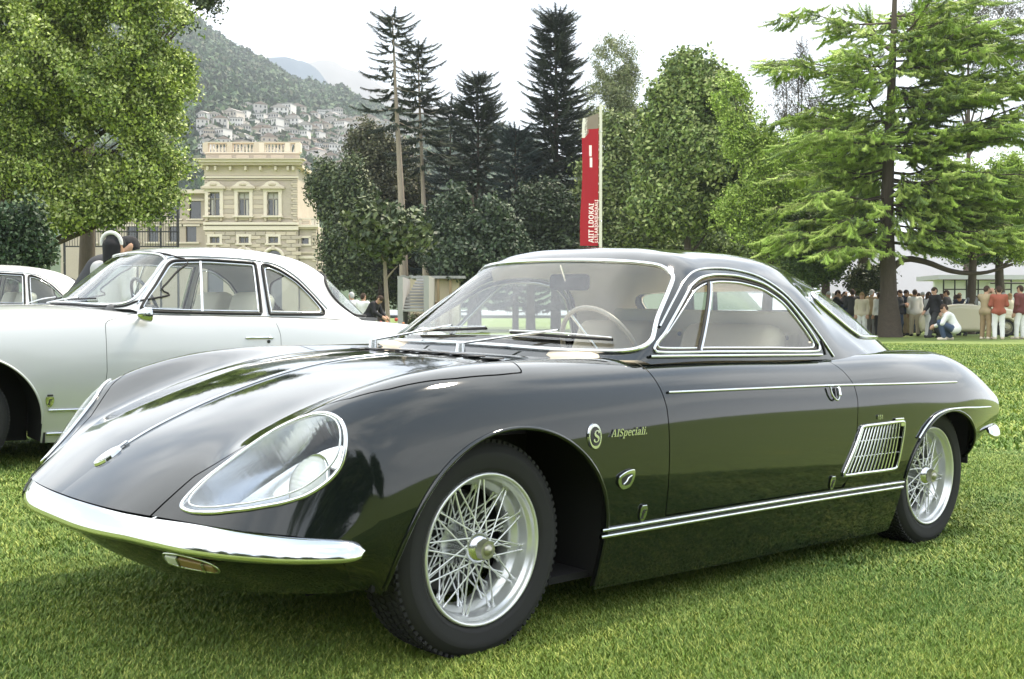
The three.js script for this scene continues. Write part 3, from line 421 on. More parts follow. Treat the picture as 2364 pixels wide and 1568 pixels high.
// louvred outlet ahead of the rear wheel
for (const sd of [1, -1]) {
  const G = node('side_grille', car); part('grille_back', bodySkin.panel((s, y, w) => grilleIn(s, y, w) + .008, -.018, [sd]), M.black, G);
  part('grille_frame', tube(GRILLE.map((p) => bodySide(p[0], p[1], .004, sd)), .0068, true, GRILLE.length * 2, 8), M.chrome, G);
  for (let i = 1; i <= 13; i++) { const k = i / 14; const b = [1.728 + k * .362, .368], t = [1.818 + k * .296, .543]; const pts = []; for (let j = 0; j <= 5; j++) pts.push(bodySide(b[0] + (t[0] - b[0]) * j / 5, b[1] + (t[1] - b[1]) * j / 5, .0, sd)); part('grille_bar', tube(pts, .0046, false, 12, 5), M.chrome, G); }
  for (const k of [.34, .67]) { const y = .366 + k * .178; part('grille_crossbar', tube([0, .25, .5, .75, 1].map((q) => bodySide(1.722 + k * .09 + q * (.372 - k * .06), y, -.004, sd)), .0038, false, 20, 5), M.chromeDull, G); }
  if (sd > 0) { const p = bodySide(2.085, .556, .006), o = mount('grille_badge', G, p, p.n); part('badge_plate', boxAt(.062, .014, .006, 0, 0, 0, .003), M.chrome, o); part('badge_plate', boxAt(.022, .022, .006, .022, -.016, 0, .003), M.chrome, o); const q = bodySide(1.945, .572, .003), l = mount('grille_script', G, q, q.n); part('script', lettering('151', .017, .003), M.chrome, l); }
}
// badges on the front wing
{ const p = bodySide(.350, .585, .003), b = mount('wing_badge', car, p, p.n); const d = new THREE.CylinderGeometry(.031, .033, .006, 32); d.rotateX(Math.PI / 2); d.scale(.85, 1.15, 1); part('badge_rim', d, M.chrome, b); const f = new THREE.CylinderGeometry(.024, .024, .003, 28); f.rotateX(Math.PI / 2); f.scale(.85, 1.15, 1); f.translate(0, 0, .003); part('badge_face', f, M.darkMetal, b);
  const sc = lettering('S', .034, .004, font, .2); sc.translate(0, 0, .004); part('badge_letter', sc, M.chrome, b);
  const q = bodySide(.497, .587, .003), s = mount('wing_script', car, q, q.n); part('script', lettering('AISpeciali.', .0215, .004, font, .35), M.chrome, s);
  const r = bodySide(.490, .450, .003), v = mount('wing_shield', car, r, r.n); const sh = new THREE.Shape(outline([[-.032, .010], [0, .024], [.034, .026], [.034, 0], [.018, -.022], [-.010, -.027], [-.030, -.012]], 4, .4).map((a) => new THREE.Vector2(a[0], a[1]))); part('shield_rim', new THREE.ExtrudeGeometry(sh, { depth: .004, bevelEnabled: true, bevelSize: .0015, bevelThickness: .0015, bevelSegments: 1 }), M.chrome, v); const inn = new THREE.ShapeGeometry(sh); inn.scale(.68, .62, 1); inn.translate(0, 0, .0062); part('shield_face', inn, M.darkMetal, v); const sw = tube([[-.016, -.012], [-.002, -.004], [.006, .006], [.020, .012]].map((a) => V3(a[0], a[1], .007)), .0030, false, 16, 5); part('shield_flash', sw, M.chrome, v);
  for (const [s, y, nm] of [[.591, .336], [1.655, .338]]) { const c = bodySide(s, y, .003), o = mount('coachbuilder_shield', car, c, c.n); const hs = new THREE.Shape(outline([[-.014, .022], [.014, .022], [.015, -.004], [.009, -.018], [0, -.024], [-.009, -.018], [-.015, -.004]], 3, .3).map((a) => new THREE.Vector2(a[0], a[1]))); part('shield_rim', new THREE.ExtrudeGeometry(hs, { depth: .003, bevelEnabled: false }), M.chrome, o); const fl = lettering('f', .026, .002, font, .2); fl.translate(0, 0, .003); part('shield_letter', fl, M.darkMetal, o); part('shield_crown', boxAt(.022, .008, .005, 0, .024, .002, .002), M.chrome, o); }
}
// cowl, wipers and washer
{ const L = []; for (let i = 0; i < 9; i++) { const w = -.36 + i * .09; const p = bodyTop(.315, Math.abs(w) + .001, .004, w < 0 ? -1 : 1); L.push(boxAt(.045, .005, .06, p.x, p.y, p.z, .002)); } part('cowl_vent', merge(L), M.darkMetal, car);
  const wiper = (w0, tip, b0, b1) => { const W = node('wiper', car); const p0 = bodyTop(.40, Math.abs(w0), .006, w0 < 0 ? -1 : 1); part('wiper_pivot', (() => { const g = new THREE.CylinderGeometry(.014, .018, .028, 16); g.translate(p0.x, p0.y + .012, p0.z); return g; })(), M.chromeDull, W);
    const f = (q, o) => cabFront(Math.abs(q[0]) + .0005, q[1], o, q[0] < 0 ? -1 : 1); const t = f(tip, .022); const m = f([(w0 + tip[0]) / 2, .815 + (tip[1] - .815) * .4], .03); part('wiper_arm', tube([V3(p0.x, p0.y + .026, p0.z), m, t], .0042, false, 20, 6), M.chrome, W);
    const bl = []; for (let k = 0; k <= 6; k++) bl.push(f([b0[0] + (b1[0] - b0[0]) * k / 6, b0[1] + (b1[1] - b0[1]) * k / 6], .012)); part('wiper_blade', tube(bl, .0052, false, 24, 5), M.rubber, W); part('wiper_spine', tube(bl.map((q, k) => q.clone().add(V3(-.004, .007 + .004 * Math.sin(k / 6 * Math.PI), 0))), .0026, false, 24, 5), M.chrome, W); };
  wiper(-.40, [-.16, .865], [-.36, .845], [.03, .866]); wiper(.10, [.36, .862], [.16, .856], [.56, .846]);
}
// inside
{ const I = node('interior', car);
  part('floor', boxAt(1.4, .02, 1.2, 1.25, .22, 0), M.tan, I); part('dashboard', boxAt(.30, .16, 1.16, .66, .735, 0, .05), M.tan, I); part('bulkhead', boxAt(.04, .62, 1.02, 1.84, .66, 0, .015), M.beige, I);
  part('rear_shelf', boxAt(.45, .02, .90, 2.08, .835, 0), M.tan, I);
  for (const w of [.30, -.30]) { const s = node('seat', I); part('seat_cushion', boxAt(.50, .16, .46, 1.18, .33, w, .06), M.tan, s); const b = boxAt(.13, .60, .46, 0, .30, 0, .06); b.rotateZ(-.42); b.translate(1.42, .36, w); part('seat_back', b, M.tan, s); }
  const cp = node('cushion_panel', I); part('cushion', boxAt(.03, .17, .98, 1.805, .800, 0, .012), M.cream, cp); for (const w of [.45, .33, .21, .09, -.09, -.21, -.33, -.45]) { const b = new THREE.SphereGeometry(.009, 10, 8); b.translate(1.788, .865, w); part('button', b, M.darkMetal, cp); }
  const sw = node('steering_wheel', I); sw.position.set(.86, .80, .31); sw.rotation.z = .45; const rim = new THREE.TorusGeometry(.175, .009, 10, 48); rim.rotateY(Math.PI / 2); part('wheel_rim', rim, std(lin(.22, .19, .15), .35), sw); for (const a of [0, 2.1, 4.2]) part('wheel_spoke', rod(V3(), V3(0, Math.sin(a) * .185, Math.cos(a) * .185), .006), M.chromeDull, sw); part('steering_column', rod(V3(0, 0, 0), V3(-.28, 0, 0), .02), M.black, sw);
  const mr = node('mirror', I); part('mirror_back', boxAt(.03, .062, .20, 1.01, 1.055, 0, .015), M.black, mr); part('mirror_stalk', rod(V3(.99, 1.06, 0), V3(.96, 1.12, 0), .006), M.chrome, mr);
}
for (const [s, sd] of [[0, 1], [0, -1], [2.513, 1], [2.513, -1]]) wheel(car, s, .70, sd, sd > 0, s === 0 ? (sd > 0 ? .03 : .03) : 0);
parkCar(car, -.5339, 3.4472, .8293);
// ---------- the silver coupe parked behind ----------
const sBody = new Skin(SILVER_BODY, 150, 60), sCabin = new Skin(SILVER_CABIN, 120, 60);
const sSide = (s, y, off = 0, sd = 1) => sBody.find(0, 1, s, y, (q) => q[2] > .60 && q[1] < .875, off, sd);
const sCab = (s, y, off = 0, sd = 1) => sCabin.find(0, 1, s, y, (q) => q[2] > .46, off, sd);
const pillarS = (y) => .915 + (y - .9) * .98;
const sFront = (w, y, off = 0, sd = 1) => sCabin.find(2, 1, w, y, (q) => q[0] < pillarS(q[1]), off, sd);
const sRear = (w, y, off = 0, sd = 1) => sCabin.find(2, 1, w, y, (q) => q[0] > 2.0 + (1.12 - q[1]) * .9, off, sd);
const sArchF = (s, y) => (1 - Math.hypot((s - .0) / .375, Math.max(y - .27, 0) / .37)) * .37, sArchR = (s, y) => (1 - Math.hypot((s - 2.45) / .355, Math.max(y - .27, 0) / .35)) * .35;
const sArches = (s, y, w) => Math.abs(w) < .45 ? -1 : Math.max(sArchF(s, y), sArchR(s, y));
const S_DOOR = outline([[.715, .36], [.705, .55], [.702, .80], [.715, .826], [.76, .842], [.88, .872], [1.2, .872], [1.70, .868], [1.722, .84], [1.745, .76], [1.74, .62], [1.70, .40], [1.66, .36], [1.2, .355]], 5, .3);
const sDoorIn = (s, y, w) => Math.abs(w) < .60 ? -1 : inside(S_DOOR, s, y);
const S_DW = outline([[.915, .893], [1.02, 1.04], [1.115, 1.165], [1.16, 1.192], [1.37, 1.207], [1.655, 1.203], [1.668, 1.19], [1.648, .90], [1.63, .888], [1.28, .885]], 6, .2);
const S_QW = outline([[1.712, 1.19], [1.82, 1.172], [1.935, 1.102], [2.025, 1.008], [2.078, .935], [2.088, .91], [2.06, .893], [1.72, .887], [1.70, .90]], 6, .25);
const S_WS = outline([[0, .925], [.25, .924], [.48, .918], [.60, .922], [.625, .95], [.585, 1.03], [.535, 1.12], [.49, 1.195], [.45, 1.222], [.38, 1.232], [.2, 1.240], [0, 1.242], [-.2, 1.240], [-.38, 1.232], [-.45, 1.222], [-.49, 1.195], [-.535, 1.12], [-.585, 1.03], [-.625, .95], [-.60, .922], [-.48, .918], [-.25, .924]], 4, .4);
const S_RW = outline([[0, 1.19], [.22, 1.18], [.40, 1.12], [.48, 1.02], [.525, .92], [.50, .892], [.3, .888], [0, .887], [-.3, .888], [-.50, .892], [-.525, .92], [-.48, 1.02], [-.40, 1.12], [-.22, 1.18]], 5, .4);
const sInD = (s, y, w) => Math.abs(w) < .44 ? -1 : inside(S_DW, s, y), sInQ = (s, y, w) => Math.abs(w) < .44 ? -1 : inside(S_QW, s, y);
const sInW = (s, y, w) => Math.min(inside(S_WS, w, y), (pillarS(y) - s) * .6 + .02), sInR = (s, y, w) => s < 1.96 + (1.12 - y) * .9 ? -.02 : inside(S_RW, w, y);
const S_FOOT = [[.61, 0], [.63, .25], [.70, .48], [.82, .64], [.95, .672], [1.6, .672], [2.13, .655], [2.38, .59], [2.52, .4], [2.63, 0]]; const sFootPoly = [...S_FOOT, ...S_FOOT.slice(1, -1).reverse().map((p) => [p[0], -p[1]])];
const sFoot = (s, y, w) => y < .80 ? -1 : inside(sFootPoly, s, w);
const cutOuts = (s, y, w) => Math.max(sInD(s, y, w), sInQ(s, y, w), sInW(s, y, w), sInR(s, y, w));
const silver = thing('silver_coupe', 'silver-white closed coupe with thin roof pillars, parked directly behind the dark coupe', 'car');
part('body', sBody.panel((s, y, w) => Math.min(-sArches(s, y, w), -sDoorIn(s, y, w) - .003, -sFoot(s, y, w))), M.silverPaint, silver);
for (const sd of [1, -1]) { const d = part('door', sBody.panel((s, y, w) => Math.min(sDoorIn(s, y, w), -sFoot(s, y, w)), 0, [sd]), M.silverPaint, silver);
  const a = sSide(1.545, .742, .010, sd), b = sSide(1.68, .744, .010, sd); part('door_handle', tube([sSide(1.52, .741, -.002, sd), a, a.clone().lerp(b, .5), b, sSide(1.695, .744, -.002, sd)], .0075, false, 20, 8), M.chrome, d); const lk = sSide(1.665, .722, .004, sd); const lb = new THREE.SphereGeometry(.011, 12, 8); lb.scale(1, 1, .5); lb.translate(lk.x, lk.y, lk.z); part('door_lock', lb, M.darkMetal, d);
  if (sd > 0) { const m = node('door_mirror', d); const p = sSide(.895, .850, .0, sd); part('mirror_stalk', rod(p, p.clone().add(V3(.0, .030, .050)), .008), M.chrome, m); const sh = new THREE.SphereGeometry(.042, 20, 12, 0, Math.PI * 2, 0, Math.PI / 2); sh.scale(1, 1.9, .78); sh.rotateZ(Math.PI / 2); sh.translate(p.x + .045, p.y + .020, p.z + .062); part('mirror_shell', sh, M.chrome, m); const gl = new THREE.CylinderGeometry(.038, .038, .003, 20); gl.rotateZ(Math.PI / 2); gl.scale(1, 1, .78); gl.translate(p.x + .047, p.y + .020, p.z + .062); part('mirror_glass', gl, M.black, m); } }
part('inner_shell', sBody.panel((s, y, w) => Math.min(-sArches(s, y, w) - .004, -sFoot(s, y, w) - .02), -.022), M.black, silver);
{ const L = []; for (const [s, rx] of [[0, .38], [2.45, .36]]) for (const sd of [1, -1]) { const c = new THREE.CylinderGeometry(rx, rx, .36, 24, 1, true, Math.PI / 2, Math.PI); c.rotateX(Math.PI / 2); c.translate(s, .30, sd * .545); L.push(c, boxAt(rx * 2, .56, .01, s, .42, sd * .37)); } for (const s of [.39, -.39, 2.08, 2.82]) for (const sd of [1, -1]) L.push(boxAt(.01, .64, .36, s, .48, sd * .54)); L.push(boxAt(3.6, .02, .72, 1.3, .2, 0), boxAt(1.6, .02, 1.34, 1.22, .19, 0)); part('wheel_housing', merge(L), M.black, silver);
  for (const u of [0, 1]) { const pos = [], edge = []; for (const sd of [1, -1]) for (let j = 0; j <= 30; j++) { const q = sBody.S.at(u, sd > 0 ? j / 30 : 1 - j / 30); edge.push([q[0], q[1], q[2] * sd]); } for (let i = 0; i < edge.length; i++) { const a = edge[i], b = edge[(i + 1) % edge.length]; pos.push(u ? 3.3 : -.70, .46, 0, ...a, ...b); } const g = new THREE.BufferGeometry(); g.setAttribute('position', new THREE.Float32BufferAttribute(pos, 3)); g.computeVertexNormals(); part(u ? 'tail_panel' : 'nose_panel', g, M.silverPaint, silver); } }
part('roof', sCabin.panel((s, y, w) => -cutOuts(s, y, w)), M.silverPaint, silver);
part('headlining', sCabin.panel((s, y, w) => Math.min(-cutOuts(s, y, w) - .01, y - .92), -.022), std(lin(.45, .45, .44), .9), silver);
part('windscreen', sCabin.panel(sInW, .001), M.glass, silver); part('rear_window', sCabin.panel(sInR, .001), M.glass, silver);
part('windscreen_trim', tube(S_WS.map((p) => sFront(Math.abs(p[0]), p[1], .004, p[0] < 0 ? -1 : 1)), .009, true, S_WS.length * 2, 6), M.chrome, silver);
part('windscreen_seal', tube(S_WS.map((p) => sFront(Math.abs(p[0]) * 1.03, .925 + (p[1] - .925) * 1.02 - .012 * (p[1] < .96 ? 1 : 0), .003, p[0] < 0 ? -1 : 1)), .006, true, S_WS.length * 2, 6), M.rubber, silver);
part('rear_window_trim', tube(S_RW.map((p) => sRear(Math.abs(p[0]), p[1], .004, p[0] < 0 ? -1 : 1)), .009, true, S_RW.length * 2, 6), M.rubber, silver);
for (const sd of [1, -1]) {
  const W = node('side_window', silver); part('window_pane', sCabin.panel(sInD, -.006, [sd]), M.glass, W);
  const top = S_DW.map((p) => sCab(p[0], p[1], .003, sd)); part('window_seal', tube(top, .0085, true, S_DW.length * 2, 6), M.rubber, W);
  part('window_frame', tube(S_DW.map((p) => sCab(1.28 + (p[0] - 1.28) * .955, 1.05 + (p[1] - 1.05) * .905, .001, sd)), .0058, true, S_DW.length * 2, 6), M.chrome, W);
  part('vent_post', tube([.893, 1.0, 1.1, 1.196].map((y) => sCab(1.275 + (y - .893) * .14, y, 0, sd)), .009, false, 20, 6), M.chromeDull, W);
  part('drip_rail', tube([[.90, .93], [.99, 1.05], [1.085, 1.175], [1.13, 1.208], [1.2, 1.222], [1.4, 1.228], [1.65, 1.224], [1.82, 1.200], [1.95, 1.125], [2.05, 1.02], [2.12, .93]].map((p) => sCab(p[0], p[1], .003, sd)), .005, false, 60, 6), M.chrome, W);
  const Q = node('quarter_window', silver); part('window_pane', sCabin.panel(sInQ, -.006, [sd]), M.glass, Q); part('window_seal', tube(S_QW.map((p) => sCab(p[0], p[1], .003, sd)), .008, true, S_QW.length * 2, 6), M.rubber, Q); part('window_frame', tube(S_QW.map((p) => sCab(1.86 + (p[0] - 1.86) * .90, 1.01 + (p[1] - 1.01) * .88, .001, sd)), .005, true, S_QW.length * 2, 6), M.chrome, Q);
  part('sill_strip', tube([.40, .7, 1.1, 1.5, 1.9, 2.08].map((s) => sSide(s, .342, .004, sd)), .0085, false, 40, 6), M.chrome, silver);
  part('sill_edge', tube([.40, .7, 1.1, 1.5, 1.9, 2.08].map((s) => sSide(s, .212, .004, sd)), .0105, false, 40, 6), M.chrome, silver);
  part('arch_lip', tube([...Array(31).keys()].map((k) => { const t = (k * 6) * Math.PI / 180; return sSide(-Math.cos(t) * .375, .27 + Math.sin(t) * .37, .002, sd); }), .006, false, 70, 6), M.silverPaint, silver);
  const c = sSide(.405, .388, .003, sd), o = mount('coachbuilder_shield', silver, c, c.n); const hs = new THREE.Shape(outline([[-.020, .026], [.020, .026], [.020, -.004], [.012, -.022], [0, -.03], [-.012, -.022], [-.020, -.004]], 3, .3).map((a) => new THREE.Vector2(a[0], a[1]))); part('shield_rim', new THREE.ExtrudeGeometry(hs, { depth: .003, bevelEnabled: false }), M.chrome, o); const fl = lettering('f', .030, .002, font, .2); fl.translate(0, 0, .003); part('shield_letter', fl, M.darkMetal, o); part('shield_crown', boxAt(.030, .010, .005, 0, .036, .002, .002), M.darkMetal, o);
}
{ const I = node('interior', silver); part('dashboard', boxAt(.30, .14, 1.2, .90, .86, 0, .04), std(lin(.10, .10, .10), .6), I); for (const w of [.32, -.32]) { const s = node('seat', I); part('seat_cushion', boxAt(.5, .16, .48, 1.32, .42, w, .06), M.cream, s); const b = boxAt(.13, .62, .48, 0, .3, 0, .06); b.rotateZ(-.3); b.translate(1.58, .44, w); part('seat_back', b, M.cream, s); } part('rear_seat', boxAt(.16, .42, 1.1, 2.16, .70, 0, .06), std(lin(.40, .39, .37), .8), I); part('parcel_shelf', boxAt(.40, .02, 1.0, 2.36, .870, 0), std(lin(.12, .12, .12), .8), I);
  const sw = node('steering_wheel', I); sw.position.set(1.06, .905, .33); sw.rotation.z = .4; const rim = new THREE.TorusGeometry(.19, .010, 8, 40); rim.rotateY(Math.PI / 2); part('wheel_rim', rim, std(lin(.05, .05, .05), .35), sw); for (const a of [.5, 2.6]) part('wheel_spoke', rod(V3(), V3(0, Math.sin(a) * .185, Math.cos(a) * .185), .006), M.chromeDull, sw); }
{ // wipers
  for (const [w0, a, b] of [[.06, [.42, .945], [.10, .935]], [-.42, [-.08, .945], [-.36, .938]]]) { const W = node('wiper', silver); const bl = [0, .25, .5, .75, 1].map((k) => { const w = b[0] + (a[0] - b[0]) * k; return sFront(Math.abs(w) + .001, b[1] + (a[1] - b[1]) * k, .012, w < 0 ? -1 : 1); }); part('wiper_blade', tube(bl, .005, false, 20, 5), M.rubber, W); const r = sBody.find(0, 2, .55, Math.abs(w0) + .001, (q) => q[1] > .85, .012, w0 < 0 ? -1 : 1); part('wiper_arm', tube([r, r.clone().lerp(bl[3], .5).add(V3(0, .012, 0)), bl[2].clone().add(V3(-.006, .008, 0))], .004, false, 14, 5), M.chrome, W); } }
for (const [s, sd] of [[0, 1], [0, -1], [2.45, 1], [2.45, -1]]) { wheel(silver, s === 0 ? -.07 : s, .69, sd, false, 0); }
for (const sd of [1, -1]) { const H = node('headlamp', silver); const c = V3(-.70, .60, .55 * sd); const g = new THREE.SphereGeometry(.085, 24, 12, 0, Math.PI * 2, 0, Math.PI / 2); g.scale(1, .4, 1); g.rotateZ(Math.PI / 2); g.translate(c.x, c.y, c.z); part('lamp_lens', g, M.lensWhite, H); const r = new THREE.TorusGeometry(.09, .01, 8, 32); r.rotateY(Math.PI / 2); r.translate(c.x, c.y, c.z); part('lamp_ring', r, M.chrome, H); }
{ const N = [[-.50, .745], [-.62, .70], [-.74, .58], [-.83, .3], [-.85, 0]]; part('front_bumper', blade([...N, ...N.slice(0, -1).reverse().map((p) => [p[0], -p[1]])], () => .42, () => .035, () => .022, 60, 14), M.chrome, silver); }
// a third car, white, farther left
const whiteCar = silver.clone(); whiteCar.name = numbered('white_coupe'); whiteCar.userData = { label: 'white closed coupe at the left edge, only roof and rear side windows showing', category: 'car' }; scene.add(whiteCar);
whiteCar.traverse((o) => { if (o.material === M.silverPaint) o.material = M.whitePaint; });
parkCar(silver, -3.264, 6.245, .93); parkCar(whiteCar, -6.75, 10.8, .93);
// ---------- plants ----------
const leafMat = new THREE.MeshPhysicalMaterial({ color: lin(1, 1, 1), roughness: .65, side: THREE.DoubleSide });
const needleMat = new THREE.MeshStandardMaterial({ color: lin(1, 1, 1), roughness: .8, side: THREE.DoubleSide });
const barkTex = noiseTex(256, 31, (n) => { const v = .5 + .5 * (n[3] * .3 + n[5] * .4 + n[6] * .3); return [s8(v * .20), s8(v * .17), s8(v * .14)]; }); barkTex.colorSpace = THREE.SRGBColorSpace;
const bark = std(lin(.55, .5, .46), .95, 0, { map: barkTex, bumpMap: barkTex, bumpScale: .02 }), barkPale = std(lin(1.9, 1.85, 1.75), .9, 0, { map: barkTex });
function clump(n, rad, len, wid, seed, flat = 0) { // several pointed leaves in a loose ball
  const R = rng(seed), pos = [], idx = []; for (let i = 0; i < n; i++) { const c = V3(R() - .5, (R() - .5) * (1 - flat), R() - .5).multiplyScalar(rad * 2); const d = V3(R() - .5, R() - .6, R() - .5).normalize(), s = V3().crossVectors(d, V3(R() - .5, R() - .5, R() - .5)).normalize().multiplyScalar(wid / 2); const o = pos.length / 3; const L = len * (.7 + R() * .6), n2 = V3().crossVectors(d, s).normalize().multiplyScalar(L * .12);
    for (const v of [c, c.clone().addScaledVector(d, L * .45).add(s).add(n2), c.clone().addScaledVector(d, L * .45).sub(s).add(n2), c.clone().addScaledVector(d, L)]) pos.push(v.x, v.y, v.z); idx.push(o, o + 1, o + 2, o + 1, o + 3, o + 2); }
  const g = new THREE.BufferGeometry(); g.setAttribute('position', new THREE.Float32BufferAttribute(pos, 3)); g.setIndex(idx); g.computeVertexNormals(); return g; }
const CL = { leaf: clump(12, .19, .105, .062, 41), fine: clump(13, .24, .13, .065, 42), mid: clump(15, .34, .19, .115, 43), big: clump(11, .42, .36, .24, 44), larch: clump(16, .22, .20, .045, 45, .4), far: clump(10, 2.6, 3.4, 2.6, 46) };
// crown: leaf clumps through lobes; lobes are [x, y, z, rx, ry, rz, weight] from the tree's base
function crown(parent, geo, mat, lobes, count, cols, seed, o = {}) {
  const R = rng(seed), { fill = .55, sMin = .7, sMax = 1.3, droop = 0, gapAt = -.75 } = o; const W = lobes.map((l) => l[6] || l[3] * l[4] * l[5]), tot = W.reduce((a, b) => a + b, 0); const im = new THREE.InstancedMesh(geo, mat, count); const m = new THREE.Matrix4(), q = new THREE.Quaternion(), c = new THREE.Color();
  const o1 = R() * 9, o2 = R() * 9; const hole = (x, y, z) => Math.sin(x * 1.9 + o1 + Math.sin(y * 1.3)) + Math.sin(y * 2.3 + o2 + Math.sin(z * 1.7)) + Math.sin(z * 2.1 + o1 + Math.sin(x * 1.1)) + .8 * Math.sin(x * 5.1 + y * 4.3 + o2) + .6 * Math.sin(z * 6.3 - y * 5.7);
  for (let i = 0; i < count; i++) { let t = R() * tot, k = 0; while (k < lobes.length - 1 && t > W[k]) t -= W[k++]; const l = lobes[k]; const u = R() * 2 - 1, a = R() * Math.PI * 2, s = Math.sqrt(1 - u * u); const d = V3(s * Math.cos(a), u, s * Math.sin(a)); const bump = .96 + .22 * Math.sin(d.x * 7 + l[0] * 3 + d.y * 5) + .12 * Math.sin(d.z * 9 + d.y * 11 + l[1]) + .08 * Math.sin(d.x * 19 + d.z * 17 + d.y * 15); const r = (fill + (1 - fill) * Math.pow(R(), .6)) * bump * (R() < .16 ? 1 + R() * .22 : 1);
    if (hole(l[0] + d.x * l[3] * r, l[1] + d.y * l[4] * r, l[2] + d.z * l[5] * r) < gapAt) { i--; continue; }
    q.setFromEuler(new THREE.Euler((R() - .5) * 2.4, R() * 6.28, (R() - .5) * 2.4)); const sc = sMin + R() * (sMax - sMin); m.compose(V3(l[0] + d.x * l[3] * r, l[1] + d.y * l[4] * r - droop * Math.hypot(d.x, d.z) * r, l[2] + d.z * l[5] * r), q, V3(sc, sc, sc)); im.setMatrixAt(i, m);
    const p = cols[Math.min(Math.floor(R() * cols.length), cols.length - 1)], v = .7 + R() * .6; c.setRGB(p[0] * v, p[1] * v, p[2] * v); im.setColorAt(i, c); }
  im.castShadow = im.receiveShadow = true; im.name = 'crown'; parent.add(im); return im; }
// trunk with limbs that run out to the lobes
function woody(parent, h, r0, lobes, seed, o = {}) { const R = rng(seed), { lean = 0, mat = bark, from = .35, limbs = true } = o; const top = V3(lean, h, 0); const mid = V3(lean * .4 + (R() - .5) * r0, h * .5, (R() - .5) * r0);
  const flare = [V3(0, -.1, 0), V3(0, .12 * h, 0), mid, top]; part('trunk', limb(flare, r0 * 1.15, r0 * .32, 14, 10), mat, parent);
  if (limbs) lobes.forEach((l) => { const t = Math.min(Math.max(l[1] / h * .62, from), .92); const p = V3(lean * t, h * t, 0); const e = V3(l[0], l[1] + l[4] * .25, l[2]); part('limb', limb([p, p.clone().lerp(e, .45).add(V3((R() - .5) * .4, -.12 * l[4], (R() - .5) * .4)), e], r0 * .34, r0 * .06, 8, 6), mat, parent); for (let k = 0; k < 2; k++) { const b = p.clone().lerp(e, .5 + R() * .2), f = V3(l[0] + (R() - .5) * 1.7 * l[3], l[1] + (R() - .1) * l[4], l[2] + (R() - .5) * 1.7 * l[5]); part('branch', limb([b, b.clone().lerp(f, .5).add(V3(0, .1, 0)), f], r0 * .13, r0 * .03, 6, 5), mat, parent); } }); }
function leafyTree(name, label, px, D, h, r0, lobes, geo, count, cols, seed, o = {}) { const t = thing(name, label, 'tree', o.group); const p = at(px, 727, D); t.position.set(p.x, groundY(p.x, -D), -D); woody(t, h, r0, lobes, seed, o); if (count) crown(t, geo, o.leaf || leafMat, lobes, count, cols, seed + 1, o); return t; }
const k = (px, py, D) => [(px) / FPX * D, .83 + (727 - py) / FPX * D];   // offsets in metres from picture offsets at a distance
// lobes given by picture centre and half sizes relative to the trunk position
const L = (px0, D, list) => list.map(([px, py, rx, ry, dz = 0, rz]) => { const s = D / FPX; return [(px - px0) * s, .83 + (727 - py) * s, dz, rx * s, ry * s, (rz || rx * .8) * s]; });
const YG = [[.34, .42, .07], [.28, .36, .06], [.18, .26, .05], [.46, .52, .20], [.10, .15, .03]], DG = [[.06, .09, .032], [.095, .125, .045], [.04, .06, .024], [.15, .175, .08]], MG = [[.150, .206, .056], [.213, .263, .075], [.100, .144, .044], [.300, .338, .138]], BG = [[.32, .45, .07], [.26, .38, .06], [.43, .53, .13], [.35, .47, .09], [.14, .21, .05]], PG = [[.22, .25, .11], [.17, .21, .08], [.28, .29, .15]];
leafyTree('broadleaf_tree', 'large yellow-green broadleaf tree at the left edge, in front of the villa', 15, 28, 7.6, .30, L(15, 28, [[60, 60, 190, 150, -.5], [250, 40, 170, 130, .3], [170, 210, 170, 130, .8], [330, 190, 120, 130, 0], [-60, 250, 130, 160, 0], [90, 350, 130, 90, .4], [360, 320, 95, 110, .2], [250, 370, 130, 110, -.4], [330, 430, 95, 80, .4], [190, 455, 110, 60, 0], [395, 210, 62, 90, 0], [60, 440, 80, 50, -.3], [150, 500, 90, 36, .5], [270, 490, 80, 40, .2], [350, 480, 50, 36, 0]]), CL.leaf, 30000, YG, 101, { lean: .5, from: .2, fill: .25, sMin: .6, sMax: 1.3, gapAt: -.1 });
leafyTree('overhanging_tree', 'dark leafy tree top reaching over the upper left corner behind the yellow-green tree', 200, 34, 11.5, .25, L(200, 34, [[380, -30, 130, 60], [455, 8, 62, 26], [500, -10, 42, 22], [420, 45, 60, 26], [200, -60, 220, 90]]), CL.fine, 5200, [[.05, .075, .03], [.07, .10, .035], [.035, .05, .025]], 111, { fill: .25, from: .6 });
leafyTree('dark_shrub', 'dark green shrub at the left edge below the yellow-green tree', 25, 22, 1.6, .08, L(25, 22, [[20, 520, 60, 60], [-40, 560, 70, 60], [70, 570, 38, 45], [20, 600, 80, 30]]), CL.leaf, 3600, [[.028, .06, .022], [.02, .04, .016], [.05, .10, .04], [.08, .12, .05]], 121, { fill: .3 }).userData.category = 'shrub';
// conifers
function spray(seed) { const R = rng(seed), pos = [], idx = []; // a metre of drooping twig with needles: many thin blades either side of a rib
  for (let i = 0; i < 30; i++) { const t = (i + R()) / 30, y = -.10 * Math.sin(t * 2.4) + .10 * t * t; const sd = i % 2 ? 1 : -1, len = (.24 - .14 * t) * (.7 + R() * .6); const o = pos.length / 3; const a = (R() - .5) * .6, drop = -.14 - R() * .22; pos.push(t, y, 0, t + .06, y + .01, 0, t + .10 + len * .35, y + drop * len * 2, sd * len * (1 + a)); idx.push(o, o + 1, o + 2); const o2 = pos.length / 3; pos.push(t, y + .02, sd * .03, t + .05, y, -sd * .02, t + .05 + len * .3, y + drop * len * 2.8 - .03, sd * len * .35); idx.push(o2, o2 + 1, o2 + 2); }
  const g = new THREE.BufferGeometry(); g.setAttribute('position', new THREE.Float32BufferAttribute(pos, 3)); g.setIndex(idx); g.computeVertexNormals(); return g; }
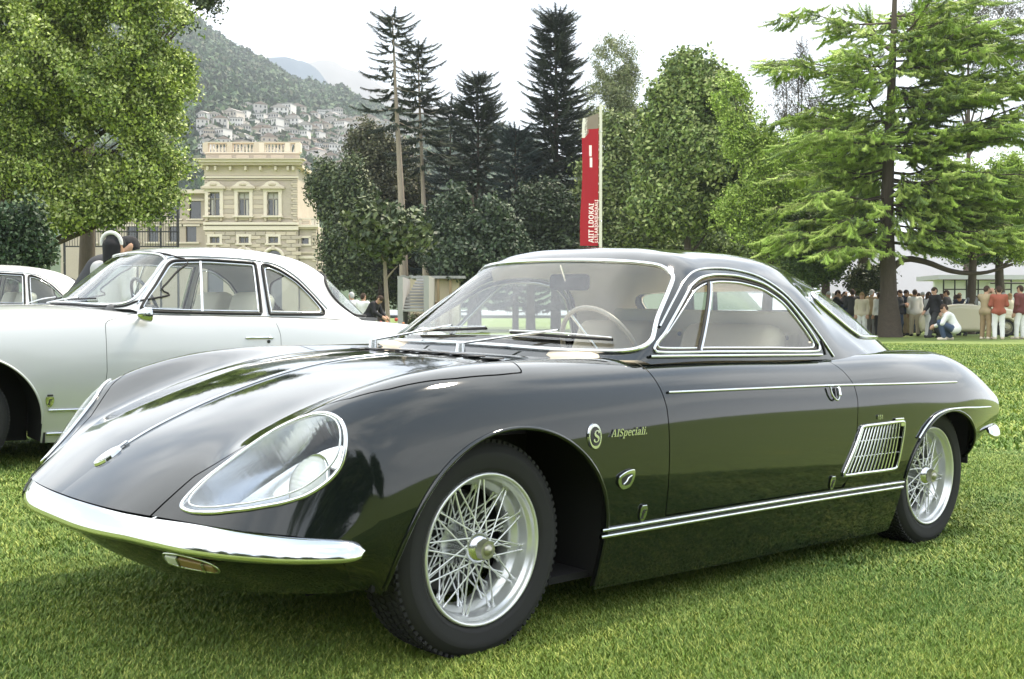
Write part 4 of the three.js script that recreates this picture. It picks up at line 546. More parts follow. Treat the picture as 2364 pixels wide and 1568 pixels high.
const SPRAY = spray(51), featherMat = new THREE.MeshStandardMaterial({ color: lin(1, 1, 1), roughness: .7, side: THREE.DoubleSide });
function conifer(name, label, px, D, topY, o = {}) {
  const t = thing(name, label, 'conifer', o.group); const p = at(px, 727, D), s = D / FPX; t.position.set(p.x, groundY(p.x, -D), -D); const h = .83 + (727 - topY) * s; const { half = 75, bareTo = 520, r = .2, seed = 1, cols = DG, mat = bark, lean = 0, dens = 1, gap = .5 } = o; const R = rng(seed); const low = Math.max(.83 + (727 - bareTo) * s, .5);
  part('trunk', limb([V3(0, -.1, 0), V3(lean * .3, h * .4, 0), V3(lean * .8, h * .8, 0), V3(lean, h, 0)], r, .02, 14, 8), mat, t);
  const list = []; const br = []; let y = h - .15; while (y > low) { const f = (h - y) / (h - low); const reach = half * s * Math.min(.06 + Math.pow(f, .72) * 1.0, 1) * (f > .85 ? 1 - (f - .85) * 2 : 1); const n = Math.max(3, Math.round((4 + 3 * R()) * dens)); const a0 = R() * 6.28; for (let i = 0; i < n; i++) { if (R() < gap * .35) continue; const a = a0 + i / n * Math.PI * 2 + (R() - .5) * .5, len = Math.max(reach * (.55 + R() * .55), .25), pitch = .30 - f * .62 + (R() - .5) * .25; const cx = lean * (y / h); const d = V3(Math.cos(a) * Math.cos(pitch), Math.sin(pitch), Math.sin(a) * Math.cos(pitch)); const b0 = V3(cx, y, 0), b1 = b0.clone().addScaledVector(d, len * .6).add(V3(0, -.05 * len, 0)), b2 = b0.clone().addScaledVector(d, len).add(V3(0, .07 * len, 0)); br.push(limb([b0, b1, b2], .012 + len * .012, .006, 4, 4)); const segs = Math.max(1, Math.round(len / .55)); for (let q = 0; q < segs; q++) { const u = (q + .35) / segs * .8 + .12; const c = new THREE.QuadraticBezierCurve3(b0, b1, b2), pt = c.getPoint(u), tg = c.getTangent(u); list.push([pt, tg, .75 + R() * .5]); if (R() < .8) { const tg2 = tg.clone().applyAxisAngle(V3(0, 1, 0), (R() < .5 ? 1 : -1) * (.6 + R() * .4)); list.push([pt, tg2, .5 + R() * .4]); } } } y -= (.26 + .30 * f) * (.7 + R() * .6) / Math.max(dens, .6); }
  part('boughs', merge(br), mat, t).userData.kind = 'stuff';
  const im = new THREE.InstancedMesh(SPRAY, needleMat, list.length), m = new THREE.Matrix4(), c = new THREE.Color(); list.forEach(([pt, tg, sc], i) => { const x = tg.clone().normalize(), z = V3().crossVectors(x, V3(0, 1, 0)).normalize(), yv = V3().crossVectors(z, x); m.makeBasis(x, yv, z).scale(V3(sc, sc, sc)).setPosition(pt); im.setMatrixAt(i, m); const q = cols[Math.floor(R() * cols.length)], v = .7 + R() * .6; c.setRGB(q[0] * v, q[1] * v, q[2] * v); im.setColorAt(i, c); }); im.name = 'needles'; im.castShadow = im.receiveShadow = true; t.add(im); return t; }
const NG = [[.020, .034, .016], [.028, .042, .02], [.015, .024, .013], [.04, .055, .026]], NB = [[.022, .040, .032], [.03, .05, .04], [.016, .03, .026]];
conifer('spruce_tree', 'tallest spruce left of the flag, thin-crowned with a long bare grey trunk', 936, 55, 40, { half: 82, bareTo: 300, r: .27, seed: 201, cols: NG, mat: barkPale, lean: -.62, gap: .9, dens: .9 });
conifer('spruce_tree', 'spruce with a bare lower trunk just right of the tallest spruce', 985, 58, 108, { half: 72, bareTo: 400, r: .20, seed: 202, cols: NG, mat: barkPale, lean: -.45, dens: 1.1 });
conifer('spruce_tree', 'short bluish spruce between the tall spruces and the pointed one', 1040, 64, 243, { half: 82, bareTo: 700, r: .16, seed: 203, cols: NB, dens: 1.2, gap: .3 });
conifer('spruce_tree', 'pointed dark spruce midway between the villa and the flag', 1104, 62, 180, { half: 118, bareTo: 700, r: .2, seed: 204, cols: NG, dens: 1.35, gap: .3 });
conifer('spruce_tree', 'tall dense dark spruce directly left of the flag', 1283, 60, 38, { half: 112, bareTo: 700, r: .3, seed: 205, cols: NG, dens: 1.6, gap: .25 });
conifer('spruce_tree', 'low broad spruce filling the space between the pointed spruce and the tall dense one', 1190, 58, 300, { half: 88, bareTo: 700, r: .18, seed: 206, cols: NB, dens: 1.3, gap: .3 });
// dark mixed trees between the villa and the flag
const mixed = [
  ['dark green tree against the right side of the villa', 775, 62, 5.5, [[812, 470, 56, 85], [752, 428, 42, 48], [822, 560, 70, 70], [815, 620, 56, 40]], CL.mid, 6000, DG, 301],
  ['brownish olive tree behind the bare spruce trunks', 880, 66, 9, [[880, 390, 70, 80], [850, 330, 45, 50], [930, 470, 80, 90], [890, 560, 90, 70]], CL.mid, 4800, [[.08, .085, .035], [.11, .105, .05], [.05, .055, .025]], 302],
  ['dense dark tree under the pointed spruce', 1090, 52, 6.5, [[1085, 500, 70, 60], [1030, 540, 60, 55], [1140, 545, 65, 60], [1090, 600, 120, 45]], CL.mid, 6500, [[.033, .060, .024], [.048, .078, .033], [.024, .039, .018], [.072, .099, .048]], 303],
  ['dark green tree filling the gap left of the flag', 1225, 54, 7, [[1235, 500, 55, 65], [1280, 510, 55, 65], [1200, 540, 55, 50], [1290, 590, 80, 40]], CL.mid, 6000, [[.032, .052, .02], [.05, .07, .028], [.024, .036, .016]], 304],
  ['pale yellow-green birch just behind the flag', 1415, 74, 13, [[1410, 150, 50, 62], [1405, 230, 62, 55], [1380, 290, 55, 55], [1440, 270, 45, 50], [1455, 170, 24, 40]], CL.fine, 3600, PG, 305],
  ['dark olive tree right of the flag pole', 1435, 56, 7.5, [[1420, 345, 52, 70], [1395, 440, 60, 80], [1470, 460, 75, 95], [1440, 560, 85, 50], [1510, 370, 55, 80]], CL.mid, 10000, MG, 306],
  ['round-topped mid green tree over the roof of the dark coupe', 1592, 50, 8.4, [[1590, 175, 52, 48], [1640, 215, 58, 55], [1550, 235, 50, 50], [1560, 310, 80, 70], [1665, 300, 70, 75], [1620, 390, 105, 90], [1550, 460, 85, 75], [1660, 480, 80, 65]], CL.mid, 11500, [[.175, .250, .062], [.250, .325, .088], [.112, .163, .050], [.338, .388, .138]], 307],
  ['bright green drooping tree right of the round-topped tree', 1770, 45, 6.4, [[1690, 235, 40, 62], [1725, 310, 52, 75], [1760, 370, 55, 60], [1780, 420, 82, 75], [1720, 470, 62, 65], [1840, 460, 68, 62], [1790, 545, 90, 45]], CL.fine, 9500, BG, 308],
  ['dark leafy tree low behind the tail of the dark coupe', 1880, 43, 3.4, [[1850, 540, 60, 55], [1920, 560, 50, 60], [1880, 610, 70, 40], [1960, 500, 50, 50]], CL.fine, 4200, [[.09, .15, .03], [.06, .10, .03], [.13, .19, .05]], 309],
];
for (const [label, px, D, h, lobes, geo, n, cols, seed] of mixed) leafyTree('broadleaf_tree', label, px, D, h, .22, L(px, D, lobes), geo, n, cols, seed, { fill: .3, from: .25 });
leafyTree('broadleaf_tree', 'low spreading tree seen just over the roof of the dark coupe', 1650, 60, 3.2, .18, L(1650, 60, [[1480, 590, 90, 50], [1590, 590, 95, 55], [1700, 580, 95, 55], [1810, 590, 85, 50], [1650, 540, 60, 40]]), CL.mid, 8500, MG, 311, { fill: .25 });
leafyTree('broadleaf_tree', 'low dark trees behind the garden steps between the two cars', 930, 68, 3.4, .2, L(930, 68, [[850, 600, 70, 60], [920, 590, 70, 60], [1000, 590, 70, 55], [1060, 620, 60, 50], [960, 660, 120, 40]]), CL.mid, 6500, DG, 310, { fill: .3 });
// almost bare trees against the sky
for (const [label, px, D, h, lobes, n, seed] of [['bare-twigged tree between the bright green tree and the big layered tree', 1842, 62, 11, [[1840, 190, 40, 60], [1820, 280, 52, 60], [1880, 240, 40, 60], [1850, 130, 18, 40], [1800, 210, 30, 50]], 700, 321], ['bare-twigged tree behind the top of the big layered tree', 2230, 60, 15, [[2200, 60, 90, 60], [2300, 40, 90, 70], [2280, 140, 80, 60], [2130, 30, 60, 50], [2350, 130, 60, 60]], 2200, 322]]) {
  const lob = L(px, D, lobes); const t = leafyTree('bare_tree', label, px, D, h, .18, lob, CL.fine, n, [[.06, .06, .03], [.09, .09, .04], [.04, .04, .025]], seed, { fill: .1, sMin: .4, sMax: .8 });
  const R = rng(seed + 7), tw = []; for (const l of lob) for (let i = 0; i < 46; i++) { const a = V3(l[0] + (R() - .5) * l[3], l[1] - l[4] * .5 + R() * l[4], l[2] + (R() - .5) * l[5]), d = V3((R() - .5) * 1.3, .4 + R() * .8, (R() - .5) * 1.3).normalize(); const b = a.clone().addScaledVector(d, .5 + R() * 1.1); tw.push(limb([a, a.clone().lerp(b, .5).add(V3((R() - .5) * .12, 0, 0)), b], .016, .006, 3, 3)); } part('twigs', merge(tw), bark, t).userData.kind = 'stuff'; }
// the big layered tree on the right
{
  const D = 40, px = 2052; const t = thing('layered_tree', 'big tree with a thick dark trunk and drooping layers of bright green foliage', 'tree'); const p = at(px, 727, D), s = D / FPX; t.position.set(p.x, groundY(p.x, -D), -D); const X = (x) => (x - px) * s, Y = (y) => .83 + (727 - y) * s;
  part('trunk', limb([V3(X(2056), -.2, 0), V3(X(2050), Y(640), 0), V3(X(2046), Y(520), 0), V3(X(2050), Y(330), 0), V3(X(2056), Y(150), 0), V3(X(2062), Y(-80), 0)], .34, .06, 20, 12), bark, t);
  part('root_flare', limb([V3(X(2056), -.3, 0), V3(X(2053), .7, 0), V3(X(2050), 1.5, 0)], .50, .32, 5, 12), bark, t);
  const R = rng(401); const tiers = [ // branch end, start height, droop; foliage mass along it
    [1880, 265, 330], [1840, 330, 345], [1930, 215, 290], [1900, 400, 390], [1850, 395, 400], [1960, 330, 330], [2180, 215, 280], [2290, 205, 300], [2360, 330, 350], [2240, 320, 350], [2180, 390, 400], [2330, 420, 430], [2250, 470, 450], [2380, 470, 470], [2140, 480, 470], [2000, 470, 470], [2400, 250, 330], [1985, 140, 200], [2130, 110, 180], [2200, 90, 170], [2010, 40, 120], [2120, 20, 110], [2290, 560, 560], [2380, 560, 540], [2190, 545, 530], [1960, 520, 510], [2450, 400, 420]];
  const more = []; for (let q = 0; q < 58; q++) { const sy = 40 + q * 9 + R() * 8, sd = R() < .45 ? -1 : 1; if (sd < 0 && sy > 350 && sy < 440 && R() < .7) continue; more.push([2050 + sd * (70 + R() * (sd < 0 ? 190 : 330)), sy - 5 - R() * 45 + (sy > 400 ? 45 : 0), sy]); }
  const leafy = [], boughs = []; for (const [n, [ex, ey, sy]] of [...tiers, ...more].entries()) { const dz = (R() - .5) * 5, a = V3(X(2050), Y(sy), 0), e = V3(X(ex), Y(ey), dz), c1 = a.clone().lerp(e, .4).add(V3(0, -.14, 0)), c2 = a.clone().lerp(e, .75).add(V3(0, .08, 0)); const g = limb([a, c1, c2, e], n < tiers.length ? .065 : .04, .010, 10, 6); if (n < tiers.length) part('limb', g, bark, t); else boughs.push(g);
    const cv = new THREE.CatmullRomCurve3([a, c1, c2, e]); const len = a.distanceTo(e), m = Math.round(len * 5); for (let q = 0; q < m; q++) { const u = .06 + .94 * (q + R()) / m, p0 = cv.getPoint(u), tg = cv.getTangent(u); const sd = q % 2 ? 1 : -1, d = tg.clone().applyAxisAngle(V3(0, 1, 0), sd * (.5 + R() * .8)).add(V3(0, (R() - .55) * .5, 0)).normalize(), tl = (.5 + R() * .9) * (1.15 - u * .5); const tip = p0.clone().addScaledVector(d, tl).add(V3(0, -.10 * tl, 0)); boughs.push(limb([p0, p0.clone().lerp(tip, .5).add(V3(0, .07 * tl, 0)), tip], .016, .005, 3, 3)); const k2 = Math.round(tl * 6); for (let w = 0; w < k2; w++) leafy.push([p0.clone().lerp(tip, (w + R()) / k2).add(V3((R() - .5) * .12, (R() - .5) * .12, (R() - .5) * .12)), d.clone().applyAxisAngle(V3(0, 1, 0), (R() - .5) * 1.6).add(V3(0, -.15 - R() * .35, 0)).normalize(), .42 + R() * .40]); } }
  part('boughs', merge(boughs), bark, t).userData.kind = 'stuff';
  { const im = new THREE.InstancedMesh(SPRAY, featherMat, leafy.length), m = new THREE.Matrix4(), c = new THREE.Color(); leafy.forEach(([pt, tg, sc], i) => { const x = tg, z = V3().crossVectors(x, V3(0, 1, 0)).normalize(), yv = V3().crossVectors(z, x); m.makeBasis(x, yv, z).scale(V3(sc, sc, sc)).setPosition(pt); im.setMatrixAt(i, m); const q = BG[Math.floor(R() * BG.length)], v = .65 + R() * .7; c.setRGB(q[0] * v, q[1] * v, q[2] * v); im.setColorAt(i, c); }); im.name = 'crown'; im.castShadow = im.receiveShadow = true; t.add(im); }
  // the long low limb that reaches right over the crowd
  part('low_limb', limb([V3(X(2060), Y(620), 0), V3(X(2085), Y(600), .1), V3(X(2130), Y(606), .2), V3(X(2190), Y(628), .3), V3(X(2260), Y(632), .3), V3(X(2330), Y(612), .2)], .13, .05, 18, 7), bark, t);
}
leafyTree('second_trunk_tree', 'slimmer tree with a brown trunk just left of the big layered tree', 1986, 48, 8, .28, L(1986, 48, [[1970, 420, 60, 60], [1930, 470, 55, 50], [2010, 350, 50, 55]]), CL.fine, 2600, BG, 411, { fill: .2, from: .55 });
leafyTree('right_edge_tree', 'dark tree at the right edge behind the crowd', 2312, 50, 6, .24, L(2312, 50, [[2330, 470, 80, 60], [2290, 540, 80, 45], [2370, 540, 60, 60], [2250, 580, 60, 26]]), CL.fine, 4200, [[.06, .12, .03], [.09, .16, .04], [.12, .20, .06]], 412, { fill: .2, from: .5 });
leafyTree('broadleaf_tree', 'bright fresh-green tree between the bright drooping tree and the big layered tree', 1905, 47, 6.8, .2, L(1905, 47, [[1865, 350, 55, 62], [1925, 320, 50, 60], [1890, 430, 75, 65], [1955, 410, 48, 55], [1930, 500, 72, 52], [1985, 470, 40, 50]]), CL.fine, 9000, BG, 414, { fill: .2 });
leafyTree('broadleaf_tree', 'bright green low-hanging tree behind the crowd, right of the big trunk', 2240, 46, 6.4, .2, L(2240, 46, [[2150, 470, 62, 48], [2220, 440, 80, 55], [2310, 420, 85, 60], [2380, 470, 70, 60], [2180, 540, 70, 38], [2270, 530, 85, 45], [2350, 560, 70, 38]]), CL.fine, 12000, BG, 415, { fill: .2, from: .5 });
leafyTree('dark_shrub', 'low dark shrub at the foot of the big layered tree', 2012, 44, .9, .05, L(2012, 44, [[2015, 640, 42, 24], [1985, 650, 40, 20]]), CL.fine, 1200, DG, 413, { fill: .2 }).userData.category = 'shrub';
// woods on the hill, one mass
{ const R = rng(501), n = 26000, im = new THREE.InstancedMesh(CL.far, needleMat, n), m = new THREE.Matrix4(), q = new THREE.Quaternion(), c = new THREE.Color(); const G = [[.035, .075, .022], [.05, .09, .03], [.028, .055, .022], [.07, .11, .04], [.06, .07, .03]]; for (let i = 0; i < n; i++) { const px = -200 + R() * 1650, r = 330 + Math.pow(R(), .8) * 600; const dir = (px - 1182) / FPX; const s = .42 + R() * .68; q.setFromEuler(new THREE.Euler(R() * 3, R() * 6, R() * 3)); m.compose(V3(dir * r, hillH(px, r) + 1.5 * s, -r), q, V3(s, s * 1.2, s)); im.setMatrixAt(i, m); const p = G[Math.floor(R() * 5)], v = .7 + R() * .6; c.setRGB(p[0] * v, p[1] * v, p[2] * v); im.setColorAt(i, c); } im.name = 'hillside_wood'; im.userData = { kind: 'stuff', label: 'green wood covering the hill behind the villa', category: 'wood' }; scene.add(im); }
// tall trees behind the camera, which the dark paint mirrors
for (const [x, z, h, seed, where] of [[-30, 22, 13, 601, 'farthest left'], [-21, 27, 14, 602, 'second from the left'], [-12, 30, 13, 603, 'third from the left'], [-3, 31, 14.5, 604, 'in the middle'], [6, 30, 13.5, 605, 'third from the right'], [15, 27, 14, 606, 'second from the right'], [24, 22, 13, 607, 'farthest right']]) { const t = thing('shade_tree', 'broad dark tree in the row behind the camera, ' + where, 'tree'); t.position.set(x, groundY(x, z), z); const lob = [[0, h * .5, 0, 5.0, 4.2, 3.6], [-3, h * .34, 0, 4.2, 3.6, 3], [3.2, h * .36, .4, 4.2, 3.6, 3], [0, h * .75, 0, 3.4, 3.2, 3], [0, h * .16, 0, 5.2, 2.4, 3]]; woody(t, h * .7, .28, lob, seed, { limbs: false }); crown(t, CL.big, needleMat, lob, 2600, DG, seed + 1, { fill: .3, gapAt: -9 }); }
// ---------- villa ----------
{
  const D = 100, u = D / FPX, H = (py) => .83 + (727 - py) * u, stoneTex = noiseTex(256, 61, (n, R) => { const v = .78 + .3 * (n[2] * .3 + n[4] * .4 + n[6] * .3); return [s8(.48 * v), s8(.41 * v), s8(.33 * v)]; }); stoneTex.colorSpace = THREE.SRGBColorSpace;
  const wall = std(lin(1, 1, 1), .9, 0, { map: stoneTex }), trim = std(lin(.55, .465, .36), .85), pale = std(lin(.68, .60, .49), .85), pane = new THREE.MeshPhysicalMaterial({ color: lin(.03, .035, .035), roughness: .08, clearcoat: 1 }), blind = std(lin(.52, .50, .44), .8), frameM = std(lin(.30, .27, .22), .7);
  const v = thing('villa', 'ornate cream stone villa with a roof balustrade and three tall pedimented windows', 'villa'); const p0 = at(582, 727, D); v.position.set(p0.x, 0, -D); const X = (px) => (px - 582) * u; 
  // facade with openings
  const facade = (x0, x1, yb, yt, holes, z, depth) => { const s = new THREE.Shape([[x0, yb], [x1, yb], [x1, yt], [x0, yt]].map((q) => new THREE.Vector2(...q))); for (const h of holes) { const p = new THREE.Path(); if (h[4]) { p.moveTo(h[0], h[2]); p.lineTo(h[1], h[2]); p.lineTo(h[1], h[3]); p.absarc((h[0] + h[1]) / 2, h[3], (h[1] - h[0]) / 2, 0, Math.PI, false); p.lineTo(h[0], h[2]); } else { p.moveTo(h[0], h[2]); p.lineTo(h[1], h[2]); p.lineTo(h[1], h[3]); p.lineTo(h[0], h[3]); p.closePath(); } s.holes.push(p); } const g = new THREE.ExtrudeGeometry(s, { depth, bevelEnabled: false }); g.translate(0, 0, z - depth); return g; };
  const tall = [[496], [564], [631]].map(([x]) => [X(x) - .52, X(x) + .52, H(497), H(443)]), small = [497, 564, 632].map((x) => [X(x) - .45, X(x) + .45, H(560), H(545)]), arch = [497, 564, 632].map((x) => [X(x) - .75, X(x) + .75, 0.1, H(595), 1]);
  part('wall', facade(X(474), X(688), 0, H(385), [...tall, ...small, ...arch], 0, .5), wall, v);
  part('side_wall', merge([boxAt(.5, H(385), 9, X(688) - .25, H(385) / 2, -5.0), boxAt(.5, H(385), 9, X(474) + .25, H(385) / 2, -5.0)]), wall, v).userData.kind = 'stuff';
  part('back_wall', boxAt(X(688) - X(474), H(385), .4, (X(474) + X(688)) / 2, H(385) / 2, -9.6), wall, v);
  const win = (h, blindPart, cols = 2) => { const w = node('window', v), cx = (h[0] + h[1]) / 2, ww = h[1] - h[0], hh = h[3] - h[2]; part('pane', boxAt(ww, hh, .04, cx, h[2] + hh / 2, -.34), pane, w); part('frame', boxAt(ww, .08, .1, cx, h[3] - .04, -.27), frameM, w); part('frame', boxAt(ww, .08, .1, cx, h[2] + .04, -.27), frameM, w); for (const q of [-1, 1]) part('frame', boxAt(.08, hh - .16, .1, cx + q * (ww / 2 - .04), h[2] + hh / 2, -.27), frameM, w); part('mullion', boxAt(.09, hh - .16, .08, cx, h[2] + hh / 2, -.27), frameM, w); if (hh > 1.5) { part('transom', boxAt(ww - .16, .09, .085, cx, h[2] + hh * .73, -.265), frameM, w); if (blindPart) part('blind', boxAt(ww - .18, hh * .24, .02, cx, h[2] + hh * .86, -.30), blind, w); part('curtain', boxAt(.2, hh * .66, .02, cx + (blindPart ? .25 : -.25), h[2] + hh * .36, -.305), blind, w); } };
  tall.forEach((h, i) => win(h, i !== 0)); small.forEach((h) => win(h));
  tall.forEach((h) => { const cx = (h[0] + h[1]) / 2, m = node('window_surround', v); for (const q of [-1, 1]) part('jamb', boxAt(.30, h[3] - h[2] + .1, .14, cx + q * .68, (h[2] + h[3]) / 2, .07), pale, m); part('lintel', boxAt(1.75, .34, .15, cx, h[3] + .20, .075), pale, m); const z = node('pediment', v); part('pediment_ledge', boxAt(2.25, .20, .42, cx, H(433), .21), trim, z); const sh = new THREE.Shape(); sh.moveTo(-1.1, 0); sh.quadraticCurveTo(-.7, .12, -.55, .36); sh.quadraticCurveTo(0, .66, .55, .36); sh.quadraticCurveTo(.7, .12, 1.1, 0); const g = new THREE.ExtrudeGeometry(sh, { depth: .34, bevelEnabled: false }); g.translate(cx, H(433) + .1, 0); part('pediment_arch', g, pale, z); const ib = new THREE.SphereGeometry(.24, 14, 8); ib.scale(1.5, .7, .5); ib.translate(cx, H(433) + .30, .34); part('pediment_relief', ib, trim, z);
    const sl = node('window_sill', v); part('sill_slab', boxAt(1.9, .16, .42, cx, h[2] - .08, .21), pale, sl); for (const q of [-.65, .65]) part('sill_bracket', boxAt(.22, .34, .28, cx + q, h[2] - .33, .14, .05), trim, sl); part('sill_apron', boxAt(.9, .2, .12, cx, h[2] - .28, .06), trim, sl); });
  small.forEach((h) => { const cx = (h[0] + h[1]) / 2, m = node('window_surround', v); part('lintel', boxAt(1.4, .22, .12, cx, h[3] + .11, .06), pale, m); part('sill_slab', boxAt(1.5, .16, .2, cx, h[2] - .08, .1), pale, m); for (const q of [-1, 1]) part('jamb', boxAt(.22, h[3] - h[2], .12, cx + q * .56, (h[2] + h[3]) / 2, .06), pale, m); });
  arch.forEach((h) => { const cx = (h[0] + h[1]) / 2, a = node('arched_door', v); const g = new THREE.TorusGeometry(.92, .16, 8, 24, Math.PI); g.translate(cx, h[3], .05); part('arch_moulding', g, pale, a); part('pane', boxAt(1.6, h[3] + .8, .05, cx, (h[3] + .8) / 2, -.34), pane, a); part('keystone', boxAt(.3, .42, .26, cx, h[3] + .98, .1), trim, a); });
  // courses, cornice, brackets
  const course = (py0, py1, z, m = trim, x0 = 472, x1 = 690, nm = 'string_course') => part(nm, boxAt(X(x1) - X(x0), (py1 - py0) * u, z, (X(x0) + X(x1)) / 2, H((py0 + py1) / 2), z / 2), m, v);
  course(512, 518, .30, pale); course(521, 530, .20, pale); course(406, 411, .22, pale); course(413, 415, .12); course(501, 503, .10);
  part('frieze', boxAt(X(688) - X(474), 20 * u, .12, (X(474) + X(688)) / 2, H(395), .06), trim, v);
  part('cornice', boxAt(X(702) - X(462), .22, 1.05, (X(462) + X(702)) / 2, H(374), .50), pale, v); part('cornice', boxAt(X(698) - X(466), .24, .80, (X(466) + X(698)) / 2, H(379.5), .38), trim, v); part('cornice', boxAt(X(708) - X(456), .10, 1.25, (X(456) + X(708)) / 2, H(370), .60), trim, v);
  for (const x of [484, 502, 536, 571, 605, 640, 668, 680]) part('cornice_bracket', boxAt(.22, .42, .55, X(x), H(389), .28, .06), pale, v);
  part('roof_slab', boxAt(X(700) - X(462), .3, 10, (X(462) + X(700)) / 2, H(383.5), -4.9), trim, v);
  // quoins up both corners and rusticated blocks below
  for (const [x, w] of [[680.5, 14], [480.5, 12]]) for (let i = 0; i < 17; i++) { const y0 = 416 + i * 5.6; part('quoin', boxAt((i % 2 ? w : w - 3.5) * u, 4.9 * u, .12, X(x + (i % 2 ? 0 : (x > 600 ? 1.7 : -1.7))), H(y0 + 2.5), .06, .03), i % 3 ? trim : wall, v); }
  const R = rng(62); const stoneG = new RoundedBoxGeometry(1, 1, .12, 1, .03); for (let r = 0; r < 7; r++) for (let c = 0; c < 9; c++) { const w = 23.4, x = 486 + c * w + (r % 2 ? w / 2 : 0), y = 534 + r * 9; if (x > 686 || [497, 564, 632].some((q) => Math.abs(x - q) < 24 && (Math.abs(y - 552) < 14 || y > 568))) continue; const b = part('block', stoneG, R() > .5 ? trim : wall, v); b.scale.set((w - 1) * u, 8 * u, 1); b.position.set(X(x), H(y + 4), .05); }
  for (let r = 0; r < 8; r++) for (const x of [530, 598]) { const b = part('block', stoneG, r % 2 ? trim : wall, v); b.scale.set((r % 2 ? 40 : 44) * u, 9 * u, .4); b.position.set(X(x), H(424 + r * 10.4), .015); }
  // attic and roof balustrade
  part('attic_wall', boxAt(X(690) - X(474), 17 * u, .4, (X(474) + X(690)) / 2, H(361), -.6), wall, v); part('attic_rail', boxAt(X(692) - X(472), 3 * u, .6, (X(472) + X(692)) / 2, H(351), -.6), pale, v); part('attic_rail', boxAt(X(692) - X(472), 3.2 * u, .6, (X(472) + X(692)) / 2, H(327.5), -.6), trim, v);
  const bal = lathe([[.02, 0], [.14, 0], [.14, .05], [.08, .1], [.13, .25], [.07, .55], [.10, .72], [.02, .74]], 10); bal.rotateX(-Math.PI / 2); for (let i = 0; i < 26; i++) { const x = 480 + i * 8; if ([474, 530, 598, 668].some((q) => Math.abs(q - x) < 7)) continue; const b = part('baluster', bal, pale, v); b.position.set(X(x), H(349.5), -.6); } for (const x of [474, 530, 592, 604, 664, 688]) part('rail_post', boxAt(.5, 21 * u, .62, X(x), H(339), -.6, .03), x > 600 ? pale : trim, v);
  for (const x of [520, 560, 600, 640]) part('attic_panel', boxAt(1.2, .42, .08, X(x), H(361), -.38, .03), trim, v);
  // low right wing with its own balustrade
  const w2 = node('side_wing', v); part('wing_wall', facade(X(690), X(729), 0, H(523), [[X(703) - .32, X(703) + .32, H(561), H(547)], [X(704) - .75, X(704) + .75, .1, H(596)]], -.4, .4), wall, w2); part('wing_side', boxAt(.3, H(523), 6, X(727.5), H(523) / 2, -3.9), wall, w2); part('wing_pane', boxAt(.64, .56, .05, X(703), H(554), -.7), pane, w2); part('wing_pane', boxAt(1.5, H(596), .05, X(704), H(596) / 2, -.7), pane, w2); part('wing_cornice', boxAt(X(735) - X(688), .24, .6, (X(688) + X(735)) / 2, H(520), -.30), pale, w2); part('wing_cornice', boxAt(X(732) - X(689), .14, .4, (X(689) + X(732)) / 2, H(525), -.36), trim, w2); part('wing_rail', boxAt(X(733) - X(690), .16, .36, (X(690) + X(733)) / 2, H(503), -.4), pale, w2); part('wing_parapet', boxAt(X(712) - X(690), .30, .24, (X(692) + X(712)) / 2, H(511), -.45), trim, w2); for (const x of [692, 722, 731]) part('wing_post', boxAt(.3, .56, .36, X(x), H(511), -.4), pale, w2); part('wing_surround', boxAt(1.15, .2, .12, X(703), H(545), -.36), pale, w2); part('wing_surround', boxAt(1.15, .16, .14, X(703), H(563), -.35), pale, w2); for (const q of [-1, 1]) part('wing_surround', boxAt(.2, .62, .12, X(703) + q * .46, H(554), -.36), pale, w2); part('wing_course', boxAt(X(730) - X(690), .18, .14, (X(690) + X(730)) / 2, H(581), -.34), trim, w2); part('wing_lintel', boxAt(1.9, .24, .16, X(704), H(592), -.33), pale, w2);
  for (let i = 0; i < 10; i++) part('quoin', boxAt((i % 2 ? .42 : .32), .24, .10, X(724.5), H(532 + i * 7.4), -.36, .03), i % 2 ? trim : wall, w2);
  part('roof_slab', boxAt(X(729) - X(690), .2, 6, X(709), H(521), -3.6), trim, w2);
  // set-back left wing behind the tree
  const w3 = node('left_wing', v); const lw = [430, 380, 330, 280, 230, 180].map((x) => [X(x) - .55, X(x) + .55, H(497), H(455)]), lw2 = [420, 380, 330, 280, 230, 180].map((x) => [X(x) - .5, X(x) + .5, H(552), H(515)]); part('wing_wall', facade(X(110), X(474), 0, H(430), [...lw, ...lw2], -3, .4), wall, w3); for (const h of [...lw, ...lw2]) { part('wing_pane', boxAt(h[1] - h[0], h[3] - h[2], .05, (h[0] + h[1]) / 2, (h[2] + h[3]) / 2, -3.3), pane, w3); part('wing_surround', boxAt(1.7, .2, .14, (h[0] + h[1]) / 2, h[3] + .1, -2.95), pale, w3); part('wing_surround', boxAt(1.6, .16, .2, (h[0] + h[1]) / 2, h[2] - .08, -2.93), pale, w3); } part('wing_cornice', boxAt(X(474) - X(104), .35, .8, (X(104) + X(474)) / 2, H(434), -2.75), pale, w3); part('wing_course', boxAt(X(474) - X(110), .22, .2, (X(110) + X(474)) / 2, H(506), -2.92), trim, w3);
}
// iron railing in front of the villa, seen under the yellow-green tree
{ const D = 60, u = D / FPX, f = thing('iron_railing', 'black iron railing with tall posts in front of the villa, under the yellow-green tree', 'railing'); const p = at(270, 727, D); f.position.set(p.x, .1, -D); const X = (x) => (x - 270) * u, Y = (y) => .73 + (727 - y) * u; const m = std(lin(.03, .03, .03), .6, .4); for (const x of [150, 205, 262, 318, 372, 412]) part('post', boxAt(.10, Y(480), .10, X(x), Y(480) / 2, 0), m, f); for (const y of [497, 532, 566]) part('rail', boxAt(X(412) - X(150), .07, .05, (X(150) + X(412)) / 2, Y(y), .05), m, f); for (let i = 0; i < 44; i++) { const x = 156 + i * 6; part('bar', boxAt(.025, Y(497) - Y(566), .025, X(x), (Y(497) + Y(566)) / 2, 0), m, f); } }
